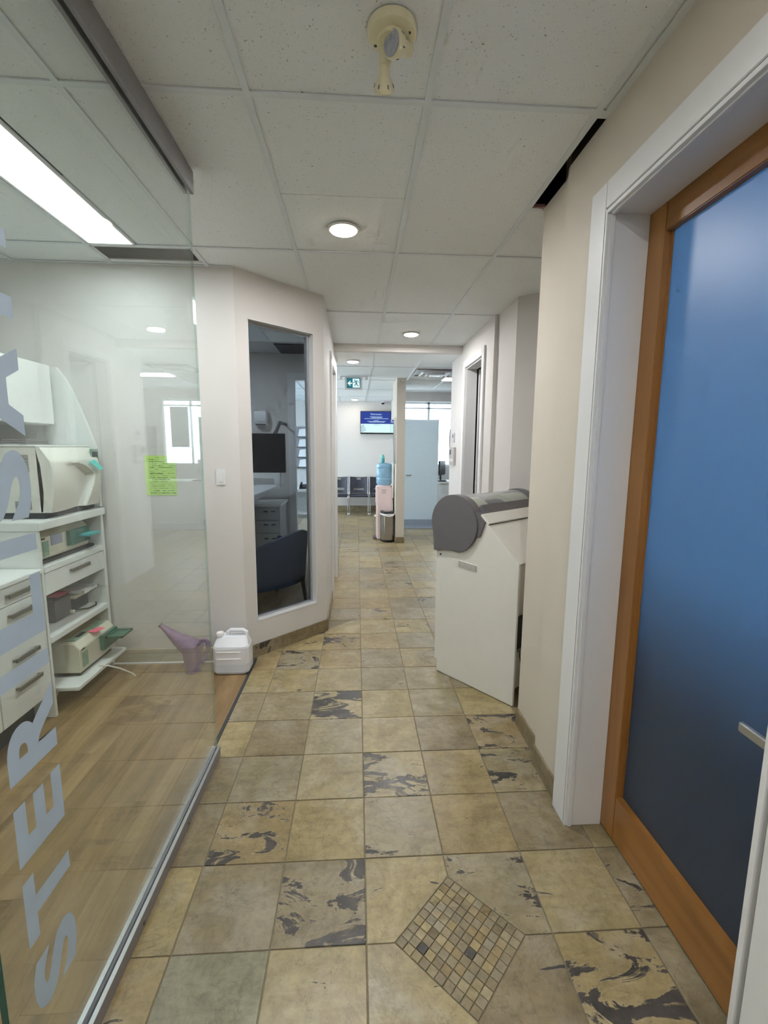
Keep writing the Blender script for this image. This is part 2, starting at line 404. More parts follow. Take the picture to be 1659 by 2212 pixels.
for j in range(-14, 27):
    for i in range(-6, 7):
        x0, x1 = FX0+i*T, FX0+(i+1)*T; y0, y1 = FY0+j*T, FY0+(j+1)*T
        if y1 < -1.3: continue
        P = [(x0, y0), (x1, y0), (x1, y1), (x0, y1)]
        if y0 < 3.22: P = clip(P, 1, 0, -.752)
        if 2.9 < y1 and y0 < 3.75: P = clip(P, AD[1], -AD[0], AD[1]*A0[0]-AD[0]*A0[1]-.01)
        if y0 >= 3.60 and y0 < 6.07 and P: P = clip(P, 1, 0, -.285)
        if y0 >= 6.0 and (x0 < -1.25): continue
        if y0 < 2.3 and P: P = clip(P, -1, 0, -1.075)
        elif y0 < 3.75 and P: P = clip(P, -1, 0, -1.66)
        elif y0 < 5.9 and P: P = clip(P, -1, 0, -1.35)
        elif P:
            P = clip(P, -1, 0, -1.9)
            if y0 > 8.4: P = clip(P, -1, 0, -.83)
            else: P = clip(P, 0, -1, -8.7)if x0 > .7 else P
            P = clip(P, 0, -1, -11.1)
        if len(P) < 3: continue
        if i in (0, 1) and j in (-7, -6):
            sx = -1 if i == 0 else 1; sy = -1 if j == -7 else 1
            P = clip(P, sx, sy, sx*DIA[0]+sy*DIA[1]+DIA[2])
        P = inset(P, .0022)
        if len(P) < 3: continue
        w = max(p[0] for p in P)-min(p[0] for p in P); h = max(p[1] for p in P)-min(p[1] for p in P)
        if w < .012 or h < .012: continue
        dz = random.uniform(-.0007, .0007)
        cx, cy = (x0+x1)/2, (y0+y1)/2
        isfull = len(P) == 4 and abs(w-T+.0044) < 1e-4 and abs(h-T+.0044) < 1e-4
        if isfull and full is not None: o = share(full, 'floor_tile', floor, (cx, cy, dz))
        else:
            o = slab(P, -.02, 0, .0016).build('floor_tile', SLATE, floor, smooth=0, loc=(cx, cy, 0)); o.location.z = dz
            if isfull: full = o
        ntile += 1
        o['slate_tone'] = TONE.get((i, j), random.random()*.85)
        o['slate_dark'] = DARK.get((i, j), random.choice((0, 0, 0, .3, .5, .56)) if j < 3 else random.choice((0, .3, .5, .62)))
# mosaic diamond of small stone squares
c45 = math.sqrt(.5); S = DIA[2]*math.sqrt(2); g = S/10; msrc = None
for a in range(10):
    for b in range(10):
        u = (a+.5)*g-S/2; v = (b+.5)*g-S/2
        loc = (DIA[0]+(u-v)*c45, DIA[1]+(u+v)*c45, 0)
        if msrc is None:
            h = g/2-.0011; q = [(-h, -h), (h, -h), (h, h), (-h, h)]
            q = [(loc[0]+(x-y)*c45, loc[1]+(x+y)*c45) for x, y in q]
            msrc = slab(q, -.015, 0, .0012).build('mosaic_tile', SLATE, floor, smooth=0, loc=loc); o = msrc
        else: o = share(msrc, 'mosaic_tile', floor, loc)
        o.location.z = random.uniform(-.0012, .0003)
        o['slate_tone'] = random.choice((0, .2, .3, .5, .6, .7, .8, .8)); o['slate_dark'] = 1.3 if (a, b) in ((4, 3), (1, 7)) else random.choice((0, 0, .4))

# wood plank floor of the sterilisation room
fl2 = struct(bx(-2.75, -.757, -1.3, 3.22, -.05, -.0015).build('floor_room', DWOOD), 'brown wood plank floor behind the glass partition', 'floor')
pw = .182; k = 0
for i in range(12):
    xa = -.757-(i+1)*pw; xb = xa+pw; off = (i*.43) % 1.2
    y = -1.3-off
    while y < 3.22:
        ya, yb = max(y, -1.3), min(y+1.2, 3.22)
        if yb-ya > .02 and xb > -2.75:
            bx(max(xa, -2.75)+.0003, xb-.0003, ya+.0003, yb-.0003, -.02, 0).build('plank', PLANK, fl2, smooth=0, loc=((xa+xb)/2, (ya+yb)/2, 0))
        y += 1.2
struct(bx(-.765, -.745, 2.165, 3.235, -.01, .004).build('trim_1', DGREY, bev=.002), 'thin dark threshold strip between planks and slate tiles', 'threshold')
struct(MB().extr([(-2.7, 3.275, -.05), (-.845, 3.275, -.05), (-.32, 3.778, -.05), (-.32, 6.05, -.05), (-2.7, 6.05, -.05)], (0, 0, .051)).build('floor_office', PLANK, smooth=0), 'brown floor of the office behind the tinted window', 'floor')
struct(bx(.83, 4.5, 8.7, 11.0, -.05, .0015).build('floor_reception', FLOORV, smooth=0), 'grey vinyl floor beyond the white partition panel', 'floor')
struct(bx(1.08, 3.4, -1.4, 2.3, -.05, .0015).build('floor_side_room', FLOORV, smooth=0), 'grey floor of the room behind the frosted door', 'floor')

# ---------------- walls
def wall(name, label, *boxes, mat=WALL):
    m = MB()
    for b in boxes: m.box(*b)
    return struct(m.build(name, mat, smooth=0), label, 'wall')
wall('wall_back', 'pale back wall of the sterilisation room carrying note and switch', (-2.75, -.815, 3.22, 3.32, 0, TOP))
wall('wall_left', 'pale left wall behind the sterilisation cabinets', (-2.85, -2.75, -1.4, 3.32, 0, TOP))
wall('wall_near', 'pale end wall behind the photographer', (-2.85, 3.5, -2.1, -2.0, 0, TOP), (-2.85, -.78, -1.4, -1.3, 0, TOP))
# angled wall with tall window opening
ax, ay = Vector((AD[0], AD[1], 0)), Vector((-AD[1], AD[0], 0))
MA = Matrix(((ax.x, ay.x, 0, A0[0]), (ax.y, ay.y, 0, A0[1]), (0, 0, 1, 0), (0, 0, 0, 1)))
W0, W1, WZ0, WZ1 = .092, .664, .27, 2.441
m = MB(); m.box(0, W0, 0, .12, 0, TOP); m.box(W1, dl, 0, .12, 0, TOP); m.box(W0, W1, 0, .12, 0, WZ0); m.box(W0, W1, 0, .12, WZ1, TOP)
struct(m.xf(MA).build('wall_angled', WALL, smooth=0), 'angled pale wall holding the tall tinted window', 'wall')
win = struct(thing('window_1', MA @ Vector((.378, .05, WZ0)), 'tall tinted window in the angled wall', 'window'), 'tall narrow tinted window set into the angled wall', 'window')
fr = MB(); t = .022
fr.box(W0+.001, W0+t, .055, .085, WZ0+.001, WZ1-.001); fr.box(W1-t, W1-.001, .055, .085, WZ0+.001, WZ1-.001); fr.box(W0+t, W1-t, .055, .085, WZ0+.001, WZ0+t); fr.box(W0+t, W1-t, .055, .085, WZ1-t, WZ1-.001)
fr.xf(MA).build('window_frame', ALU, win, bev=.002)
bx(W0+t-.004, W1-t+.004, .066, .072, WZ0+t-.004, WZ1-t+.004).xf(MA).build('pane', TINT, win, smooth=0)
m = MB(); m.box(W0+.0005, W0+.006, -.002, .054, WZ0, WZ1); m.box(W1-.006, W1-.0005, -.002, .054, WZ0, WZ1); m.box(W0, W1, -.002, .054, WZ0+.0005, WZ0+.008); m.box(W0, W1, -.002, .054, WZ1-.006, WZ1-.0005)
m.xf(MA).build('window_jamb', TRIMW, win, smooth=0)
# corridor left wall with a white door
wall('wall_corridor_left', 'narrow pale left wall of the far corridor', (-.38, -.262, 3.75, 4.62, 0, TOP), (-.38, -.262, 5.36, 6.0, 0, TOP), (-.38, -.262, 4.62, 5.36, 2.40, TOP))
d2 = struct(thing('door_2', (-.3, 4.99, 0), 'x', 'door'), 'white door in the far corridor left wall seen edge on', 'door')
m = MB(); m.box(-.262, -.240, 4.53, 4.62, 0, 2.49); m.box(-.262, -.240, 5.36, 5.45, 0, 2.49); m.box(-.262, -.240, 4.62, 5.36, 2.40, 2.49)
m.build('casing', TRIMW, d2, bev=.003)
bx(-.345, -.305, 4.63, 5.35, .008, 2.39).build('door_leaf', TRIMW, d2, bev=.003)
wall('wall_office', 'back wall of the office behind the tinted window', (-2.75, -.80, 6.0, 6.1, 0, TOP), (-.80, -.262, 6.0, 6.1, 2.42, TOP), (-.36, -.262, 6.0, 6.1, 0, 2.42), (-2.85, -2.75, 3.32, 6.1, 0, TOP))
c2 = MB(); c2.box(-.89, -.80, 5.985, 6.0, 0, 2.42); c2.box(-.89, -.385, 5.985, 6.0, 2.42, 2.5)
struct(c2.build('trim_2', TRIMW, bev=.002), 'white door casing on the office back wall', 'door casing')
# right side near the camera
wall('wall_right', 'beige right corridor wall around the frosted sliding door', (.891, 1.02, -2.0, .82, 0, TOP), (.891, 1.02, 1.66, 1.741, 0, TOP), (.891, 1.02, 1.741, 2.03, 0, ZC), (.891, 1.02, .82, 1.66, 2.394, TOP), mat=WALLB)
wall('wall_pillar', 'beige wall end beside the white machine', (.920, 1.02, 2.03, 2.352, 0, ZC), (1.02, 1.76, 2.302, 2.352, 0, TOP), (1.66, 1.76, 2.352, 3.4, 0, TOP), mat=WALLB)
P = [(1.259, 3.649), (1.66, 3.304), (1.72, 3.374), (1.37, 3.68)]
struct(MB().extr([(x, y, 0) for x, y in P], (0, 0, TOP)).build('wall_nook', WALL, smooth=0), 'short angled wall behind the white machine', 'wall')
wall('wall_corridor_right', 'pale right wall of the far corridor with a doorway', (1.259, 1.37, 3.655, 4.135, 0, TOP), (1.225, 1.345, 4.135, 4.47, 0, TOP), (1.225, 1.345, 5.16, 5.95, 0, TOP), (1.225, 1.345, 4.47, 5.16, 2.46, TOP))
d3 = struct(thing('door_3', (1.28, 4.8, 0), 'x', 'door'), 'white door casing of the far corridor right doorway', 'door')
m = MB(); m.box(1.205, 1.225, 4.385, 4.47, 0, 2.54); m.box(1.205, 1.225, 5.16, 5.245, 0, 2.54); m.box(1.205, 1.225, 4.47, 5.16, 2.46, 2.54)
m.build('casing', TRIMW, d3, bev=.003)
m = MB(); m.box(1.226, 1.344, 4.471, 4.485, 0, 2.459); m.box(1.226, 1.344, 5.145, 5.159, 0, 2.459); m.box(1.226, 1.344, 4.485, 5.145, 2.445, 2.459)
m.build('jamb', TRIMW, d3, smooth=0)
bx(1.36, 2.05, 5.10, 5.14, .008, 2.44).build('door_leaf', TRIMW, d3, bev=.003)
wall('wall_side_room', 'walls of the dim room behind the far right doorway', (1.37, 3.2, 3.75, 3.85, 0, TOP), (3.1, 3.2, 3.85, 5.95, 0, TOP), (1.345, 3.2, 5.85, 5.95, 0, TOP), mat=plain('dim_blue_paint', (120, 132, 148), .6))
# bulkhead where the ceiling steps down
wall('wall_bulkhead', 'shallow bulkhead where the corridor ceiling steps down', (-.262, 1.345, 5.375, 5.45, ZF, TOP))
# far end
wall('wall_far', 'far waiting area wall behind chairs and television', (-3.2, .92, 11.08, 11.2, 0, 2.9))
wall('wall_far_left', 'left wall of the waiting area', (-3.3, -3.2, 6.1, 7.0, 0, 2.9), (-3.3, -3.2, 10.6, 11.2, 0, 2.9), (-3.3, -3.2, 7.0, 10.6, 2.4, 2.9))
wx = struct(thing('window_added_front', (-3.25, 8.8, 0), 'x', 'window'), 'added glazed shop front on the hidden left side of the waiting area', 'window')  # unseen glazing added so daylight reaches the far floor
m = MB()
for ya in (7.0, 8.18, 9.36, 10.54): m.box(-3.28, -3.22, ya, ya+.06, 0, 2.4)
m.box(-3.28, -3.22, 7.0, 10.6, 0, .1); m.box(-3.28, -3.22, 7.0, 10.6, 2.34, 2.4)
m.build('window_frame', ALUG, wx, smooth=0)
bx(-3.252, -3.246, 7.0, 10.6, .1, 2.34).build('pane', CLEAR, wx, smooth=0)
p3 = area('front_window_portal', (-3.19, 8.8, 1.22), 3.5, 1.0, (1, 1, 1), (0, R(-90), 0), 'RECTANGLE', 2.3); p3.data.size, p3.data.size_y = 2.3, 3.5; p3.data.cycles.is_portal = True
wall('wall_stub', 'beige stub wall beside the water cooler', (.636, .775, 7.33, 8.17, 0, 2.9), mat=WALLB)
wall('wall_partition', 'partition wall between waiting area and reception', (.82, .92, 9.15, 11.08, 0, 2.9), (.82, 4.5, 9.10, 9.20, 2.48, 2.9))
# reception window wall
X0, X1, SZ, WT = .92, 4.5, 1.15, 2.60
wall('wall_reception', 'window wall of the reception room', (.92, 4.5, 10.3, 10.42, 0, SZ), (.92, 4.5, 10.3, 10.42, WT, 2.9), (2.80, 4.5, 10.3, 10.42, SZ, WT), (4.5, 4.6, 3.75, 10.42, 0, 2.9), (3.2, 4.6, 5.85, 5.95, 0, 2.9))
wn = struct(thing('window_2', (2, 10.36, SZ), 'x', 'window'), 'bright daylight window behind the white partition panel', 'window')
m = MB(); t = .05
for xa, xb in ((.92, 1.62), (1.62, 2.2), (2.2, 2.80)):
    m.box(xa, xa+t/2, 10.33, 10.40, SZ, WT); m.box(xb-t/2, xb, 10.33, 10.40, SZ, WT); m.box(xa, xb, 10.33, 10.40, SZ, SZ+t); m.box(xa, xb, 10.33, 10.40, WT-t, WT); m.box(xa, xb, 10.33, 10.40, 2.44, 2.47)
m.build('window_frame', TRIMW, wn, smooth=0)
bx(.93, 2.79, 10.365, 10.371, SZ+.01, WT-.01).build('pane', CLEAR, wn, smooth=0)
tag(bx(2.22, 2.62, 10.26, 10.264, 1.55, 2.42).build('roller_shade', SHADE, smooth=0), 'grey roller shade hanging in the bright reception window', 'shade')
pt = area('window_portal', (1.86, 10.29, 1.9), 1.9, 1.0, (1, 1, 1), (R(90), 0, 0), 'RECTANGLE', 1.4); pt.data.cycles.is_portal = True

# side room behind the frosted door, with an added window
wall('wall_behind_door', 'walls of the room behind the frosted sliding door', (3.3, 3.4, -1.4, -.2, 0, TOP), (3.3, 3.4, 1.9, 2.3, 0, TOP), (3.3, 3.4, -.2, 1.9, 0, 1.1), (3.3, 3.4, -.2, 1.9, 2.35, TOP), (1.02, 3.4, -1.5, -1.4, 0, TOP), (1.76, 3.4, 2.3, 2.4, 0, TOP), mat=plain('blue_room_paint', (120, 150, 190), .6))

# ---------------- baseboards: separate tile pieces
BASET = SLATE
def tile_base(name, label, segs, h=.1, th=.012):
    root = struct(thing(name, (segs[0][0][0], segs[0][0][1], 0), 'x', 'baseboard'), label, 'baseboard')
    for (a, b, nrm) in segs:
        a, b = Vector((*a, 0)), Vector((*b, 0)); L = (b-a).length; d = (b-a)/L; nn = Vector((*nrm, 0)); s = 0
        while s < L-1e-4:
            e = min(s+T, L); p, q = a+d*(s+.001), a+d*(e-.001)
            o = MB().extr([p, q, q+nn*th, p+nn*th], (0, 0, h)).build('tile', SLATE, root, bev=.0015, seg=1, smooth=0)
            o['slate_tone'] = random.choice((.75, .8, .85)); o['slate_dark'] = random.choice((0, .5, .62)); s = e
    return root
nA = (AD[1], -AD[0])
tile_base('baseboard_angled', 'slate tile baseboard along the angled window wall', [(A0, B0, nA)])
tile_base('baseboard_left', 'slate tile baseboard of the far corridor left wall', [((-.262, 3.76), (-.262, 4.53), (1, 0)), ((-.262, 5.45), (-.262, 6.0), (1, 0))])
tile_base('baseboard_right', 'slate tile baseboard on the right wall below the beige wall end', [((.891, 2.03), (.891, 1.765), (-1, 0)), ((.920, 2.352), (.920, 2.032), (-1, 0))])
tile_base('baseboard_stub', 'slate tile baseboard around the stub wall by the bin', [((.636, 7.33), (.775, 7.33), (0, -1)), ((.636, 8.17), (.636, 7.33), (-1, 0))])
tile_base('baseboard_far', 'brown tile baseboard below the waiting chairs', [((-1.2, 11.08), (.82, 11.08), (0, -1))], h=.15)
rb = MB().extr([(-2.6, 3.22, .008), (-2.6, 3.20, .008), (-2.6, 3.21, .1), (-2.6, 3.22, .105)], (1.79, 0, 0))
struct(rb.build('baseboard_back', RUBBER, smooth=0), 'beige rubber cove base along the sterilisation room back wall', 'baseboard')
struct(bx(-2.6, -.81, 3.186, 3.22, 0, .008).build('trim_3', TRIMW), 'thin white sealant line below the cove base', 'trim')

# ---------------- ceilings
ceil = struct(bx(-2.85, 3.4, -2.1, 5.45, TOP, TOP+.05).build('ceiling', VOIDM, smooth=0), 'suspended ceiling of speckled lay-in tiles in a white grid', 'ceiling')
GX, GY = -.977, .4951
XR0, XR1 = -2.75, 1.70
def ctile(xa, xb, ya, yb, z, score=False, parent=ceil):
    e = .002; m = MB()
    if score:
        ym = (ya+yb)/2
        m.box(xa+e, xb-e, ya+e, ym-.0025, z+.004, z+.02); m.box(xa+e, xb-e, ym+.0025, yb-e, z+.004, z+.02); m.box(xa+e, xb-e, ym-.003, ym+.003, z+.007, z+.019)
    else: m.box(xa+e, xb-e, ya+e, yb-e, z+.004, z+.02)
    return m.build('ceiling_tile', CEIL, parent, smooth=0, loc=((xa+xb)/2, (ya+yb)/2, z))
ys = [GY+1.22*j for j in range(-2, 5)]
xs = [XR0]+[GX+.61*i for i in range(-2, 5)]+[XR1]
xs = sorted(x for x in xs if XR0 <= x <= XR1)
POTS = [(-.071, 2.636), (.561, 4.856), (.30, .20), (-.10, -1.3)]  # last two are added lamps out of view
LEDP = (-1.565, -1.295, 1.72, 2.925)
VENT = (-1.57, -.985, 2.945, 3.15)
for j in range(len(ys)-1):
    for i in range(len(xs)-1):
        xa, xb, ya, yb = xs[i], xs[i+1], ys[j], ys[j+1]
        if abs(xa-.853) < .01:
            if abs(ya-1.7151) < .01:                # border strip left out above the wall end: open slot
                ctile(xa, xb, 2.37, yb, ZC); continue
            if yb < 2: ctile(xa, .900, ya, yb, ZC); continue
        if xa > 1.0 and yb < 2: continue
        if abs(xa-(-1.587)) < .01 and abs(ya-1.7151) < .01:
            ctile(LEDP[1]+.01, xb, ya, yb, ZC); continue
        if abs(xa-(-1.587)) < .01 and abs(ya-2.9351) < .01:
            continue
        ctile(xa, xb, ya, min(yb, 5.375), ZC, score=(abs(xa-(-.367)) < .01 and abs(ya-1.7151) < .01))
ctile(-1.587, -.977, 3.15, 3.22, ZC)
for x in xs[1:-1]:
    if abs(x-(.853)) < .01: MB().box(x-.020, x+.004, ys[0], 5.375, ZC-.002, ZC+.003).box(x-.001, x+.001, ys[0], 5.375, ZC, ZC+.04).build('grid_bar', TEE, ceil, smooth=0)
    elif x > 1.2: bx(x-.012, x+.012, 2.36, 3.7, ZC-.002, ZC+.003).build('grid_bar', TEE, ceil, smooth=0)
    else: MB().box(x-.012, x+.012, ys[0], 5.375, ZC-.002, ZC+.003).box(x-.001, x+.001, ys[0], 5.375, ZC, ZC+.04).build('grid_bar', TEE, ceil, smooth=0)
for y in ys[:-1]:
    bx(XR0, .890 if y < 2 else XR1, y-.012, y+.012, ZC-.0021, ZC+.0029).build('grid_bar', TEE, ceil, smooth=0)
for x0, x1, y0, y1 in ((.868, .891, -2, 1.72), (-.815, XR0, 3.2, 3.22)):
    bx(min(x0, x1), max(x0, x1), y0, y1, ZC-.0015, ZC+.001).build('wall_angle', TEE, ceil, smooth=0)
bx(.853, .912, 1.72, 1.742, ZC-.0018, ZC+.003).build('grid_bar', TEE, ceil, smooth=0)
bx(.853, .912, 2.352, 2.378, ZC-.0018, ZC+.003).build('grid_bar', TEE, ceil, smooth=0)
bx(.864, .918, 2.332, 2.350, ZC-.004, ZC+.010).build('torn_edge', plain('torn_gypsum', (150, 112, 108), .8, var=.2, scale=80), ceil, bev=.002)
# lower ceiling over the far waiting area
ceil2 = struct(bx(-3.3, 4.6, 5.45, 11.2, 2.9, 2.95).build('ceiling_far', VOIDM, smooth=0), 'lower tiled ceiling over the far waiting area', 'ceiling')
fx = [-3.2]+[.20+.61*i for i in range(-5, 7)]+[4.5]; fy = [5.45]+[6.36+1.22*j for j in range(0, 4)]+[11.08]
DIFF = (.86, 1.40, 6.47, 7.02)
for j in range(len(fy)-1):
    for i in range(len(fx)-1):
        ya = fy[j]
        if j == 0: ya = 6.1 if fx[i+1] < -.2 else (5.95 if fx[i] > 1.3 else 5.45)
        ctile(max(fx[i], -.38) if fx[i] < -.2 < fx[i+1] and j == 0 else fx[i], fx[i+1], ya, fy[j+1], ZF, parent=ceil2)
for x in fx[1:-1]: bx(x-.012, x+.012, 6.1 if x < -.2 else (5.95 if x > 1.3 else 5.45), 11.08, ZF-.002, ZF+.003).build('grid_bar', TEE, ceil2, smooth=0)
for y in fy[1:-1]: bx(-3.2, 4.5, y-.012, y+.012, ZF-.0021, ZF+.0029).build('grid_bar', TEE, ceil2, smooth=0)
struct(bx(-2.75, -.385, 5.36, 6.0, 2.741, 2.76).build('ceiling_office', plain('office_ceiling', (196, 198, 198), .9)), 'plain ceiling of the office behind the tinted window', 'ceiling')
struct(bx(1.02, 3.4, -1.5, 2.3, 2.742, 2.76).build('ceiling_side_room', plain('side_ceiling', (170, 180, 196), .9)), 'ceiling of the room behind the frosted door', 'ceiling')
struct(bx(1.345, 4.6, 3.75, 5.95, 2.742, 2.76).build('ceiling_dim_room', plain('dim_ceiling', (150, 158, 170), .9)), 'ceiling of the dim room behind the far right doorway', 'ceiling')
# ================================================================== CORRIDOR OBJECTS
def downlight(x, y, z, label, on, w, col, r=.072):
    t = thing('downlight', (x, y, z), label, 'downlight', 'recessed ceiling downlights')
    MB().lathe([(r+.014, 0), (r+.014, -.004), (r+.006, -.008), (r, -.008), (r, 0)], (x, y, z-.002), n=32).build('trim_ring', TRIMW, t)
    MB().lathe([(r-.001, -.006), (r*.97, -.014), (r*.8, -.0185), (.002, -.020)], (x, y, z), n=32).build('lens', on, t)
    if w: area('lamp', (x, y, z-.023), r*1.9, w, col, parent=t)
    return t
downlight(*POTS[0], ZC, 'lit round downlight nearest the camera in the corridor ceiling', POTON, POT_W, POT_C)
downlight(*POTS[1], ZC, 'lit round downlight just before the ceiling step', POTON, POT_W, POT_C)
downlight(*POTS[2], ZC, 'added downlight above the photographer outside the view', POTON, POT_W*.5, POT_C)  # unseen lamp added to light the corridor near the camera
downlight(*POTS[3], ZC, 'added downlight behind the photographer outside the view', POTON, POT_W, POT_C)  # also added out of view, for the near corridor
downlight(-.05, 5.98, ZF, 'lit downlight just beyond the ceiling step near the exit sign', POTON2, FAR_W*.6, POT_C)
downlight(-.05, 10.6, ZF, 'lit downlight by the far wall above the chairs', POTON2, FAR_W*.22, (1, .9, .78))
downlight(-1.6, 8.4, ZF, 'added downlight over the hidden left part of the waiting area', POTON2, FAR_W*1.2, FAR_C)  # unseen lamp added to brighten the far waiting area
downlight(-1.7, 4.7, ZC, 'added downlight over the office behind the tinted window', POTON2, 16.0, FAR_C)  # unseen lamp added to brighten the office interior

# emergency light on the ceiling
t = thing('emergency_light', (.1, 1.447, ZC), 'cream round emergency light with two lamp heads on the ceiling', 'emergency light')
MB().lathe([(.070, 0), (.070, -.012), (.066, -.020), (.040, -.024), (.038, -.034), (.002, -.036)], (.1, 1.447, ZC), n=32).build('base_plate', CREAM, t)
for sx, sy in ((-.045, .03), (.047, -.018)): MB().lathe([(.005, 0), (.005, -.003)], (.1+sx, 1.447+sy, ZC-.0195), n=10).build('screw', DGREY, t)
def lamp_head(p, ax, lens_out, k_=1.0):
    a = Vector(ax).normalized()
    h = MB().lathe([(r_*k_, h_*k_) for r_, h_ in ((.006, -.052), (.017, -.048), (.020, -.030), (.021, -.016), (.031, .004), (.036, .018), (.037, .024), (.036, .030), (.033, .033))], p, a, 28).build('lamp_head', CREAM, t)
    MB().lathe([(.032*k_, .0335*k_), (.020*k_, .030*k_), (.002*k_, .028*k_)], p, a, 28).build('lens', LENS, h)
    for k in range(6):
        q = 2*math.pi*k/6; u = a.orthogonal().normalized(); w = a.cross(u); dv = u*math.cos(q)+w*math.sin(q)
        s0 = Vector(p)+a*.006*k_+dv*.0315*k_; s1 = Vector(p)+a*.017*k_+dv*.0358*k_
        MB().cyl(s0, s1, .0016, n=6).build('vent_slot', DGREY, h)
    return h
MB().cyl((.118, 1.452, ZC-.03), (.122, 1.46, ZC-.045), .013, n=14).build('swivel', CREAM, t)
lamp_head((.120, 1.440, ZC-.048), (-.74, -.62, -.24), True, .92)
MB().tube([(.085, 1.462, ZC-.03), (.082, 1.478, ZC-.045), (.081, 1.485, ZC-.058)], .014, 12).build('swivel', CREAM, t)
MB().cyl((.066, 1.482, ZC-.055), (.100, 1.482, ZC-.055), .011, n=14).build('hinge', CREAM, t)
lamp_head((.082, 1.513, ZC-.086), (.03, .68, -.73), False, .82)

# glass partition with rails and vinyl lettering
GXP = -.722
t = thing('glass_partition', (GXP, .5, 0), 'frameless glass partition wall with metal floor rail and vinyl lettering', 'glass wall')
m = MB(); m.box(GXP-.021, GXP-.008, -1.25, 2.165, .0005, .05); m.box(GXP+.008, GXP+.021, -1.25, 2.165, .0005, .05); m.box(GXP-.008, GXP+.008, -1.25, 2.165, .0005, .02)
fr_ = m.build('floor_rail', ALUG, t, bev=.0015, seg=1)
for dx in (-.0148, .0148): bx(GXP+dx-.0062, GXP+dx+.0062, -1.25, 2.165, .0501, .0516).build('rail_cap', ALU, fr_)
bx(GXP-.0078, GXP+.0078, -1.25, 2.163, .02, .046).build('seal', DGREY, fr_)
for yy in (1.32, 1.72): MB().cyl((GXP+.021, yy, .018), (GXP+.026, yy, .018), .006, n=12).build('screw', NICKEL, fr_)
m = MB(); m.box(GXP-.022, GXP-.007, -1.25, 2.165, 2.645, ZC-.003); m.box(GXP+.007, GXP+.022, -1.25, 2.165, 2.645, ZC-.003); m.box(GXP-.007, GXP+.007, -1.25, 2.165, 2.68, ZC-.003)
m.build('head_rail', ALUG, t, bev=.0015, seg=1)
bx(GXP-.006, GXP+.006, .812, .8148, .052, 2.645).build('polished_edge', GLASSE, t, smooth=0)
pane = bx(GXP-.006, GXP+.006, .815, 2.160, .045, 2.68).build('glass_pane', GLASS, t, smooth=0)
bx(GXP-.0055, GXP+.0055, 2.1602, 2.1625, .05, 2.645).build('polished_edge', glass('edge_glass', (.86, .92, .90), 1.3), t, smooth=0)
# STERILISATION, reading upwards, baseline at y = YB
YB, CAP = 1.033, .148
LET = [('S', .287, .431), ('T', .476, .634), ('E', .674, .813), ('R', .864, 1.024), ('I', 1.070, 1.107), ('L', 1.150, 1.288), ('I', 1.340, 1.377), ('S', 1.412, 1.560), ('A', 1.589, 1.771), ('T', 1.774, 1.930), ('I', 1.968, 2.005), ('O', 2.045, 2.210), ('N', 2.255, 2.400)]
for ch, z0, z1 in LET:
    v, f = glyph(ch, .042)
    x0, x1 = min(p[0] for p in v), max(p[0] for p in v); y0, y1 = min(p[1] for p in v), max(p[1] for p in v)
    m = MB(); xo = GXP+.0064
    m.add([(xo, YB-(p[1]-y0)/(y1-y0)*CAP, z0+(p[0]-x0)/(x1-x0)*(z1-z0)) for p in v], f)
    m.build('letter', VINYL, pane, smooth=0)

# sliding door with frosted glass on the right
d1 = struct(thing('door_1', (1.05, 1.24, 0), 'x', 'door'), 'maple framed door with blue frosted glass on the right', 'door')
DY0, DY1 = .80, 1.657
m = MB(); m.box(1.025, 1.068, 1.557, DY1-.002, .008, 2.392); m.build('stile', DOORW, d1, bev=.003)
m = MB(); m.box(1.025, 1.068, .823, .925, .008, 2.392); m.build('stile', DOORW, d1, bev=.003)
bx(1.0255, 1.0675, .925, 1.557, .008, .203).build('bottom_rail', DOORWH, d1, bev=.003)
bx(1.0255, 1.0675, .925, 1.557, 2.29, 2.392).build('top_rail', DOORWH, d1, bev=.003)
m = MB(); m.box(1.046, 1.06, 1.548, 1.557, .203, 2.29); m.box(1.046, 1.06, .925, .934, .203, 2.29)
m.build('glazing_bead', DOORW, d1)
bx(1.050, 1.056, .926, 1.556, .204, 2.289).build('glass_pane', FROST, d1, smooth=0)
h = MB().tube([(1.02, .90, .87), (.985, .90, .87)], .011, 12).build('handle', NICKEL, d1)
MB().box(.972, .986, .885, 1.010, .858, .884).build('lever', ALU, h, bev=.003)
MB().lathe([(.026, 0), (.026, .006)], (1.025, .90, .87), (-1, 0, 0), 24).build('rose', NICKEL, h)
# casing and jambs of that door
c = struct(thing('trim_4', (.88, 1.2, 0), 'x', 'door casing'), 'white painted casing and deep jamb around the frosted door', 'door casing')
bx(.866, .886, 1.655, 1.758, 0, 2.487).build('casing_leg', TRIMW, c, bev=.002)
bx(.866, .886, .70, .803, 0, 2.487).build('casing_leg', TRIMW, c, bev=.002)
bx(.866, .886, .803, 1.655, 2.397, 2.487).build('casing_head', TRIMW, c, bev=.002)
bx(.868, 1.0245, 1.645, 1.660, 0, 2.394).build('jamb', TRIMW, c, bev=.001, seg=1)
bx(.868, 1.0245, .820, .833, 0, 2.394).build('jamb', TRIMW, c, bev=.001, seg=1)
bx(.868, 1.0245, .833, 1.645, 2.380, 2.394).build('jamb', TRIMW, c, bev=.001, seg=1)
for ya, yb in ((1.6385, 1.646),): bx(.880, .896, ya, yb, 0, 2.388).build('stop_bead', TRIMW, c, bev=.001, seg=1)
bx(.880, .896, .833, 1.645, 2.374, 2.381).build('stop_bead', TRIMW, c, bev=.001, seg=1)
